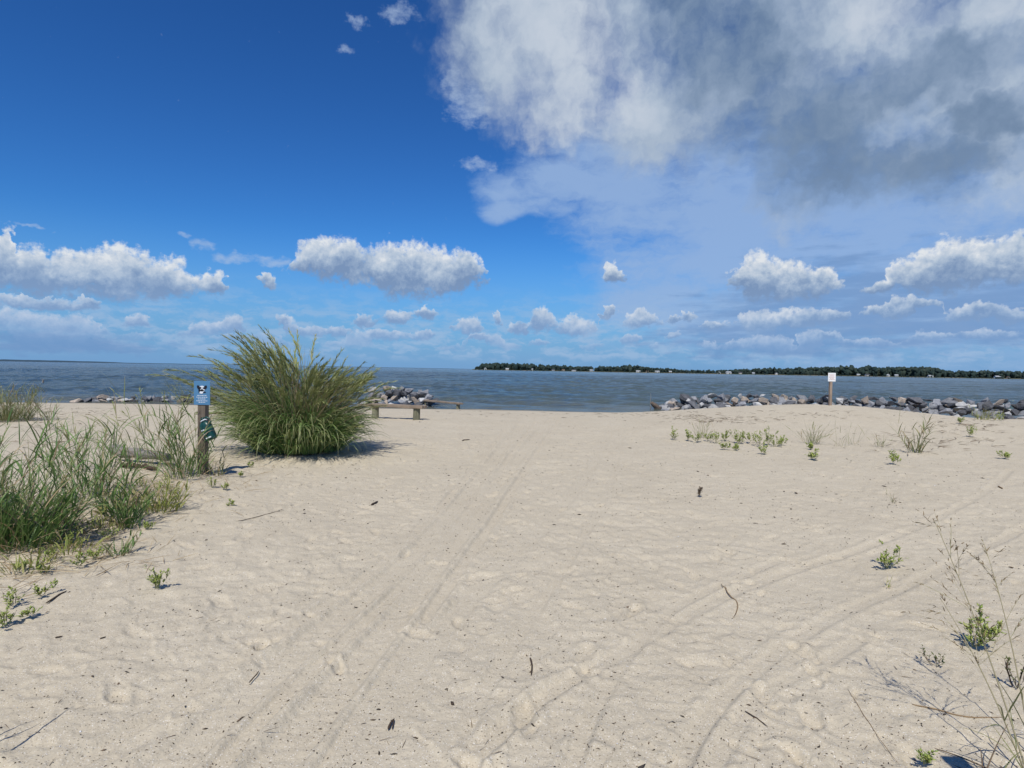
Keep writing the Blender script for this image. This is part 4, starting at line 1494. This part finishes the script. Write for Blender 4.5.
# ---- low fleshy beach plants
def rocket(px, label, seed, h=.16, rad=.12, branches=9, leaves=9, ll=.035, mat=ROCKET, stem=OLIVE, group=None, name='beach_plant', sub=2, erect=.6):
    rg = np.random.default_rng(seed)
    b = ground(*px)
    t = thing(name, b, label, 'beach plant', group)
    st = Ribbons(5)
    az = rg.uniform(0, 6.28, branches)
    base = np.tile(b, (branches, 1)) + np.concatenate([rg.normal(0, .008, (branches, 2)), np.full((branches, 1), -.005)], 1)
    L = np.hypot(h, rad) * rg.uniform(.6, 1.15, branches)
    P_, _ = st.add(base, az, rg.uniform(.2, 1.25, branches) * (1.4 - erect), rg.uniform(-.5, .2, branches), L, .006 * h / .16 + .001, rg=rg, taper=6., floor=b[2])
    allP = [P_]
    for s in range(sub):
        u = rg.uniform(1.5, 4.9, branches); i = u.astype(int)
        bb = P_[np.arange(branches), i]
        Q, _ = st.add(bb, az + rg.uniform(-1.4, 1.4, branches), rg.uniform(.1, .9, branches), -.2, L * rg.uniform(.35, .6, branches), .004 * h / .16 + .001, rg=rg, taper=6., floor=b[2])
        allP.append(Q)
    PP = np.concatenate(allP)
    st.build('stems', stem, t, b)
    T = tangents(PP)
    M = len(PP) * leaves
    u = rg.uniform(1.6, 4.999, (len(PP), leaves)); k = u.astype(int); f = (u - k)[..., None]
    idx = np.arange(len(PP))[:, None]
    c = (PP[idx, k] * (1 - f) + PP[idx, k + 1] * f).reshape(-1, 3)
    d = (T[idx, k] * .8 + rg.normal(0, .75, (len(PP), leaves, 3))).reshape(-1, 3)
    d[:, 2] = np.abs(d[:, 2]) * .8 + .1
    d /= np.linalg.norm(d, axis=1, keepdims=True)
    s = np.cross(d, np.array([0, 0, 1.0])); s /= np.linalg.norm(s, axis=1, keepdims=True) + 1e-6
    nn = np.cross(s, d)
    l = ll * rg.uniform(.6, 1.25, M)[:, None]; w = l * .26; h_ = l * .07
    V = np.stack([c, c + d * l * .45 + s * w, c + d * l * .5 + nn * h_, c + d * l * .45 - s * w, c + d * l * .5 - nn * h_, c + d * l], 1).reshape(-1, 3)
    F = np.array([(0, 1, 2), (0, 2, 3), (0, 3, 4), (0, 4, 1), (5, 2, 1), (5, 3, 2), (5, 4, 3), (5, 1, 4)])
    F = (F[None] + (np.arange(M) * 6)[:, None, None]).reshape(-1, 3)
    mesh_obj('leaves', V - b, F, mat, t)
    return t


SMALL = .46
row = [(674, 440, .22, .26), (688, 441, .20, .28), (697, 442, .22, .24), (708, 441, .20, .2), (716, 443, .26, .24), (724, 441, .42, .2), (738, 443, .38, .22), (741, 444, .26, .26), (752, 443, .20, .2),
       (760, 446, .28, .3), (768, 445, .24, .3), (775, 447, .26, .26), (781, 446, .22, .22), (724, 450, .14, .14), (736, 451, .16, .16), (764, 455, .18, .22)]
for k, (px, py, h, r_) in enumerate(row):
    rocket((px, py), 'low yellow-green fleshy plant in the row along the sand left of the largest wispy tuft', 200 + k, h * SMALL, r_ * .9, 7, 5, .050, group='low green plants in a row', mat=ROCKET)
for k, (px, py, h, r_) in enumerate([(811, 450, .12, .16), (812, 460, .12, .18), (969, 437, .12, .34), (893, 465, .08, .24), (1005, 459, .2, .12), (1000, 421, .14, .3), (960, 424, .12, .2)]):
    rocket((px, py), ['small green plant at the foot of the largest wispy tuft', 'tiny green plant on the sand in front of the largest wispy tuft', 'flat spreading green plant right of the tall curved grass',
                      'flat thin green plant on the sand below the tall curved grass', 'small upright green plant near the right border below the breakwater', 'low dry-green plant beside the straw tuft', 'small plant just under the breakwater rocks left of the straw tuft'][k],
           230 + k, h * .6, r_ * .8, 8, 6, .05)
rocket((886, 569), 'bushy green sprig standing alone on the right-hand sand', 240, .12, .12, 8, 7, .034, erect=.55)
rocket((972, 648), 'yellow-green fleshy plant among the tall grass stems at lower right', 241, .14, .12, 9, 10, .034, erect=.6)
rocket((936, 668), 'withered brown-green plant left of the fleshy one at lower right', 242, .06, .09, 5, 3, .02, mat=OLIVE, stem=DARKST)
rocket((1016, 690), 'dry brown weed at the right border among the grass stems', 243, .18, .08, 6, 3, .02, mat=OLIVE, stem=DARKST, erect=.9)
rocket((924, 766), 'small pale green seedling at the bottom border', 244, .05, .03, 6, 6, .02)
rocket((699, 497), 'small dark dead plant alone in the middle of the sand', 245, .12, .05, 5, 6, .03, mat=DARKST, stem=DARKST, erect=.9)
rocket((158, 590), 'small green plant alone on the sand below the left grass', 246, .11, .09, 8, 7, .026, mat=ROCKET, erect=.8)
lefts = [(44, 597, .09), (14, 606, .10), (4, 628, .10), (78, 567, .09), (28, 617, .05), (95, 560, .08), (68, 548, .1), (135, 500, .14), (140, 488, .14), (172, 505, .1), (212, 488, .12), (232, 506, .06), (226, 490, .10), (148, 530, .06), (110, 540, .1),
         (40, 575, .08), (20, 572, .1), (126, 500, .14), (165, 488, .14), (240, 477, .07), (252, 468, .09), (52, 560, .12), (85, 535, .14), (105, 512, .15)]
for k, (px, py, h) in enumerate(lefts):
    rocket((px, py), 'small yellow-green sprout scattered on the sand around the left grass clumps', 260 + k, h * .8, h * .8, 7, 6, .028, group='sprouts around the left grass', mat=ROCKET, name='sprout', sub=1)

for k, (px, py) in enumerate([(70, 552), (104, 530), (145, 508), (166, 496), (30, 570), (120, 512)]):
    leafy('grass_tuft', (px, py), 'low yellow-green grass tuft between the left grass clumps', 12, .24, .20, 400 + k, mat=YGREEN, basal=26, per=3, lean=.5, group='low yellow-green tufts at left')

# ground litter and trailing straw under the left grasses
rg = np.random.default_rng(91)
rb = Ribbons(4)
pts = []
for (px, py, sx, sy, n) in ((60, 520, 60, 32, 620), (150, 490, 50, 22, 520), (230, 475, 40, 16, 150), (300, 452, 62, 8, 240), (100, 556, 60, 18, 120), (10, 575, 30, 20, 70), (215, 466, 18, 8, 60)):
    for k in range(n):
        pts.append(ground(px + rg.normal(0, sx * .6), py + rg.normal(0, sy * .6)))
pts = np.array(pts) + np.array([0, 0, .006])
N = len(pts)
rb.add(pts, rg.uniform(0, 6.28, N), rg.uniform(1.2, 1.5, N), rg.uniform(.05, .35, N), rg.uniform(.08, .34, N), rg.uniform(.003, .007, N), rg=rg)
tag(rb.build('straw_litter', DRYLEAF, None), kind='stuff')


# ---- tall panicle grass at the lower right
def panicle(px, label, depth, tip_px, tip_y, seed, L_head=.5, branches=16, group=None, col=None, name='panicle_grass'):
    col = col or STRAW
    rg = np.random.default_rng(seed)
    b = np.array([px[0], px[1], float(base_height(px[0], px[1]))])
    tip = at_depth(*tip_px, tip_y)
    t = thing(name, b, label, 'grass stem', group)
    t['kind'] = 'thing'
    n = 14
    s = np.linspace(0, 1, n)
    mid = (b + tip) / 2 + np.array([.02, 0, .06])
    pts = [(1 - q) ** 2 * b + 2 * q * (1 - q) * mid + q * q * tip for q in s]
    V, F = tube([q - b for q in pts], np.linspace(.0034, .001, n), 6)
    mesh_obj('stem', V, F, col, t, smooth=True)
    br, sp = Ribbons(6), Ribbons(3)
    pts = np.array(pts)
    d0 = pts[-1] - pts[-4]; d0 /= np.linalg.norm(d0)
    u = np.sort(rg.uniform(.42, .97, branches))
    base = np.array([[np.interp(q, s, pts[:, k]) for k in range(3)] for q in u])
    dirs = d0 + rg.normal(0, .6, (branches, 3)) * np.array([1.2, .7, .5]); dirs /= np.linalg.norm(dirs, axis=1, keepdims=True)
    az = np.arctan2(dirs[:, 0], dirs[:, 1]); le = np.arccos(dirs[:, 2])
    Q, _ = br.add(base, az, le, rg.uniform(.1, .6, branches), L_head * (1.1 - u * .8) * rg.uniform(.6, 1.1, branches), .0022, rg=rg, taper=6.)
    seedhead(sp, Q, 1.5, 9, rg, .030, .0042, .45)
    nb_ = sum(len(f) for f in br.F); ns_ = sum(len(f) for f in sp.F)
    mesh_obj('panicle', np.concatenate(br.V + sp.V) - b, np.concatenate(br.F + [f + br.c for f in sp.F]), None, t, uv=np.concatenate(br.U + sp.U), mats=[col, SPIKE], midx=np.r_[np.zeros(nb_), np.ones(ns_)])
    rb = Ribbons(7)
    N = 5
    bb = np.array([pts[int(k)] for k in rg.uniform(0, 4, N)])
    rb.add(bb, rg.uniform(0, 6.28, N), rg.uniform(.3, .9, N), rg.uniform(.3, 1.3, N), rg.uniform(.2, .4, N), .006, rg=rg, floor=b[2])
    rb.build('leaves', OLIVE, t, b)
    return t


panicle((2.05, 2.30), 'tallest seeding grass stem, leaning left across the lower right corner', 2.4, (934, 520), 2.62, 301, .42, 18)
panicle((2.24, 2.52), 'second seeding grass stem, more upright, by the right border', 2.4, (988, 556), 2.75, 302, .36, 12)
panicle((2.12, 2.42), 'short seeding grass stem with low drooping branches at lower right', 2.4, (940, 598), 2.7, 303, .34, 12)

# dead stems in the bottom right corner
corner = [((905, 742), (990, 770), 'dead grass blade lying towards the bottom right corner'), ((1008, 724), (985, 775), 'dead upright stem in the bottom right corner'), ((980, 748), (983, 775), 'short broken stem in the bottom right corner'),
          ((1020, 752), (1000, 778), 'curved green blade at the very corner of the sand')]
for k, (a_, b_, lb) in enumerate(corner):
    g0 = ground(*b_)
    tip = at_depth(a_[0], a_[1], g0[1] + (.22 if k == 0 else .05))
    hgt = max(.02, tip[2] - base_height(tip[0], tip[1]))
    mid = (g0 + tip) / 2 + np.array([.0, .0, .03])
    s = np.linspace(0, 1, 9)
    pts = [(1 - q) ** 2 * g0 + 2 * q * (1 - q) * mid + q * q * tip - g0 for q in s]
    o = mesh_obj('dead_grass', *tube(pts, np.linspace(.0034, .001, 9), 6), DARKST if k < 3 else OLIVE, smooth=True)
    o.location = tuple(g0)
    tag(o, lb, 'dead stem', kind='thing')

# a plant outside the lower left corner whose shadow reaches into view, and the post behind the lower right corner
sh = leafy('dune_grass', (-10, 700), 'grass clump just outside the lower left corner', 30, .62, .12, 33, basal=24, per=4, heads=.2)
sh.location = (-2.42, 1.98, float(base_height(-2.42, 1.98)))
tip = ground(960, 764)
hp = 1.15
foot = tip - np.array([LIGHT_DIR.x, LIGHT_DIR.y, 0]) / abs(LIGHT_DIR.z) * hp
po = bevel_box('boundary_post', (.095, .095, hp + .3), WOOD_POST, None, (foot[0], foot[1], float(base_height(foot[0], foot[1])) + hp / 2 - .15), .006, 2, .003, 5)
tag(po, 'plain wooden post just outside the lower right corner', 'post')

# ---------------------------------------------------------------- wrack, shells and sticks on the sand
def shards(N, rg, near, far, smin, smax, flat, half=50, long=2.2, tri=False):
    """small loose bits lying on the sand; returns V, F"""
    u = rg.random(N)
    r = near * (far / near) ** u
    th = np.radians(rg.uniform(-half, half, N))
    x, y = r * np.sin(th), r * np.cos(th)
    cl = perlin(x * .9 + 31, y * .7)
    keep = rg.random(N) < .35 + .9 * smooth(cl, -.3, .4)
    x, y, r = x[keep], y[keep], r[keep]; N = len(x)
    z = base_height(x, y) + detail_at(x, y)
    s = rg.uniform(smin, smax, N) * (1 + rg.exponential(.35, N)) * np.clip(r / 5, 1, 1.7)
    l = s * rg.uniform(1, long, N)
    a = rg.uniform(0, 6.28, N)
    t = np.stack([np.cos(a), np.sin(a), rg.normal(0, .18, N)], 1); w = np.stack([-np.sin(a), np.cos(a), rg.normal(0, .25, N)], 1)
    c = np.stack([x, y, z + s * flat * .5], 1)
    up = np.array([0, 0, 1.0])
    L, S, H = l[:, None], s[:, None] * .5, (s * flat)[:, None]
    V = np.stack([c - t * L * .5, c + w * S * .8 - t * L * .1, c + t * L * .5, c - w * S + t * L * .12, c + up * H, c - up * H * .6], 1).reshape(-1, 3)
    F = np.array([(0, 1, 4), (1, 2, 4), (2, 3, 4), (3, 0, 4), (1, 0, 5), (2, 1, 5), (3, 2, 5), (0, 3, 5)])
    return V, (F[None] + (np.arange(N) * 6)[:, None, None]).reshape(-1, 3)


_nr, _na = 820, 1000
_r = (.9 * (62 / .9) ** (np.linspace(0, 1, _nr)))[:]
_n = _na + 60
_grid = SV_[1:1 + (_nr - 0) * _n]


def detail_at(x, y):
    """height of the modelled sand over its smooth form, read from the nearest mesh point"""
    r = np.hypot(x, y); th = np.arctan2(x, y)
    half = math.radians(64)
    k = np.clip(np.round(np.log(r / .9) / math.log(62 / .9) * (_nr - 1)).astype(int), 0, _nr - 1)
    j = np.clip(np.round((th + half) / (2 * half) * (_na - 1)).astype(int), 0, _na - 1)
    p = _grid[k * _n + j]
    return p[:, 2] - base_height(p[:, 0], p[:, 1])


WRACK = leaf_mat('wrack_bits', [(.035, .028, .02), (.07, .05, .035), (.12, .085, .055), (.05, .045, .04), (.16, .10, .06)], None, trans=0., rough=.9)
SHELL = leaf_mat('shell_bits', [(.62, .60, .56), (.75, .73, .70), (.60, .50, .38), (.50, .50, .50)], None, trans=0., rough=.5)
rg = np.random.default_rng(61)
V, F = shards(22000, rg, 1.7, 20, .0018, .0048, .4, long=2.8)
V2, F2 = shards(900, rg, 1.8, 22, .005, .010, .3, long=3.0)
tag(mesh_obj('wrack_bits', np.concatenate([V, V2]), np.concatenate([F, F2 + len(V)]), WRACK), kind='stuff')
V, F = shards(7000, rg, 1.7, 16, .002, .005, .35, long=1.5)
tag(mesh_obj('shell_bits', V, F, SHELL), kind='stuff')
# strands of dead eelgrass lying about, thicker below the dune crest
rb = Ribbons(4)
pts = []
for (px, py, sx, sy, n) in ((725, 420, 45, 4, 150), (695, 417, 20, 4, 50), (640, 415, 60, 4, 60), (830, 415, 70, 4, 60), (940, 440, 60, 14, 130), (980, 425, 40, 6, 90), (560, 414, 120, 3, 60), (70, 412, 60, 6, 90), (60, 440, 50, 16, 120)):
    for k in range(n): pts.append(ground(px + rg.normal(0, sx * .6), max(409, py + rg.normal(0, sy * .6))))
pts = np.array(pts) + np.array([0, 0, .012]); N = len(pts)
rb.add(pts, math.pi / 2 * np.where(rg.random(N) < .5, 1, -1) + rg.normal(0, .7, N), rg.uniform(1.35, 1.52, N), rg.uniform(.02, .2, N), rg.uniform(.08, .32, N), rg.uniform(.008, .022, N), rg=rg)
r = 1.9 * (13 / 1.9) ** rg.random(700); th = np.radians(rg.uniform(-46, 46, 700))
pts = np.stack([r * np.sin(th), r * np.cos(th), base_height(r * np.sin(th), r * np.cos(th)) + detail_at(r * np.sin(th), r * np.cos(th)) + .003], 1)
rb.add(pts, rg.uniform(0, 6.28, 700), 1.5, .06, rg.uniform(.015, .07, 700), rg.uniform(.0015, .004, 700), rg=rg)
tag(rb.build('eelgrass_strands', DARKST, None), kind='stuff')


def stick(pxs, r, label, mat=BARK, name='stick', cat='stick', n=5):
    """a stick or reed lying along photo points"""
    P_ = densify([ground(*q)[:2] for q in pxs], 4)
    z = base_height(P_[:, 0], P_[:, 1]) + np.maximum(detail_at(P_[:, 0], P_[:, 1]), -.004)
    zs = np.convolve(np.pad(z, 2, mode='edge'), np.ones(5) / 5, 'valid')
    pts = np.stack([P_[:, 0], P_[:, 1], np.maximum(z, zs) + r * .8], 1)
    c = pts.mean(0)
    rad = r * np.interp(np.linspace(0, 1, len(pts)), [0, .15, .8, 1], [.45, 1.0, .75, .2])
    o = mesh_obj(name, *tube(pts - c, rad, 7, .06, seed=len(label)), mat, smooth=True)
    o.location = tuple(c)
    return tag(o, label, cat)


REED = wood_mat('reed', (.20, .13, .07), (.42, .30, .17), (9, 9, 9))
stick([(721, 585), (730, 596), (737, 604), (737, 611), (733, 618)], .0042, 'bent tan reed lying alone right of centre on the sand', REED, 'reed', 'reed')
stick([(530, 660), (532, 668), (531, 678)], .0055, 'short curved black twig near the middle of the foreground', BARK)
stick([(388, 731), (391, 725), (394, 719)], .0055, 'thick black bark sliver with a notch at lower left of centre', BARK)
stick([(394, 719), (393, 726), (392, 730)], .0035, 'thin black sliver lying against the thick bark sliver', BARK)
stick([(745, 711), (757, 719), (768, 727)], .003, 'thin straight dark stem in the right foreground', BARK)
stick([(46, 604), (56, 598), (67, 592)], .006, 'dark slanting twig near the left border', BARK)
stick([(249, 683), (256, 675), (259, 672)], .0035, 'short black twig between the two left wheel tracks', BARK)
stick([(55, 638), (63, 636)], .0045, 'stubby dark twig left of the wheel tracks', BARK)
stick([(100, 640), (106, 638)], .004, 'small dark twig right of the stubby one', BARK)
stick([(912, 707), (935, 711), (958, 718), (975, 720), (1005, 719)], .0035, 'long thin reddish stem lying across the lower right sand', REED, 'grass_stalk', 'stem')
stick([(848, 690), (870, 725), (900, 768)], .0016, 'thin trailing runner stem leading to the bottom border', REED, 'runner', 'runner')
stick([(371, 506), (378, 502)], .012, 'small brown stick on the open sand left of centre', BARK)
stick([(655, 637 - 230), (672, 410)], .03, 'dark strand of drift below the left end of the breakwater', BARK)
stick([(462, 441), (470, 440)], .014, 'short dark stick right of the benches', BARK)
stick([(998, 487), (1003, 489)], .012, 'reddish stick at the far end of the right-hand tracks', REED)
stick([(238, 522), (262, 516), (284, 511)], .0035, 'thin straight stick on the sand right of the wooden post', BARK)
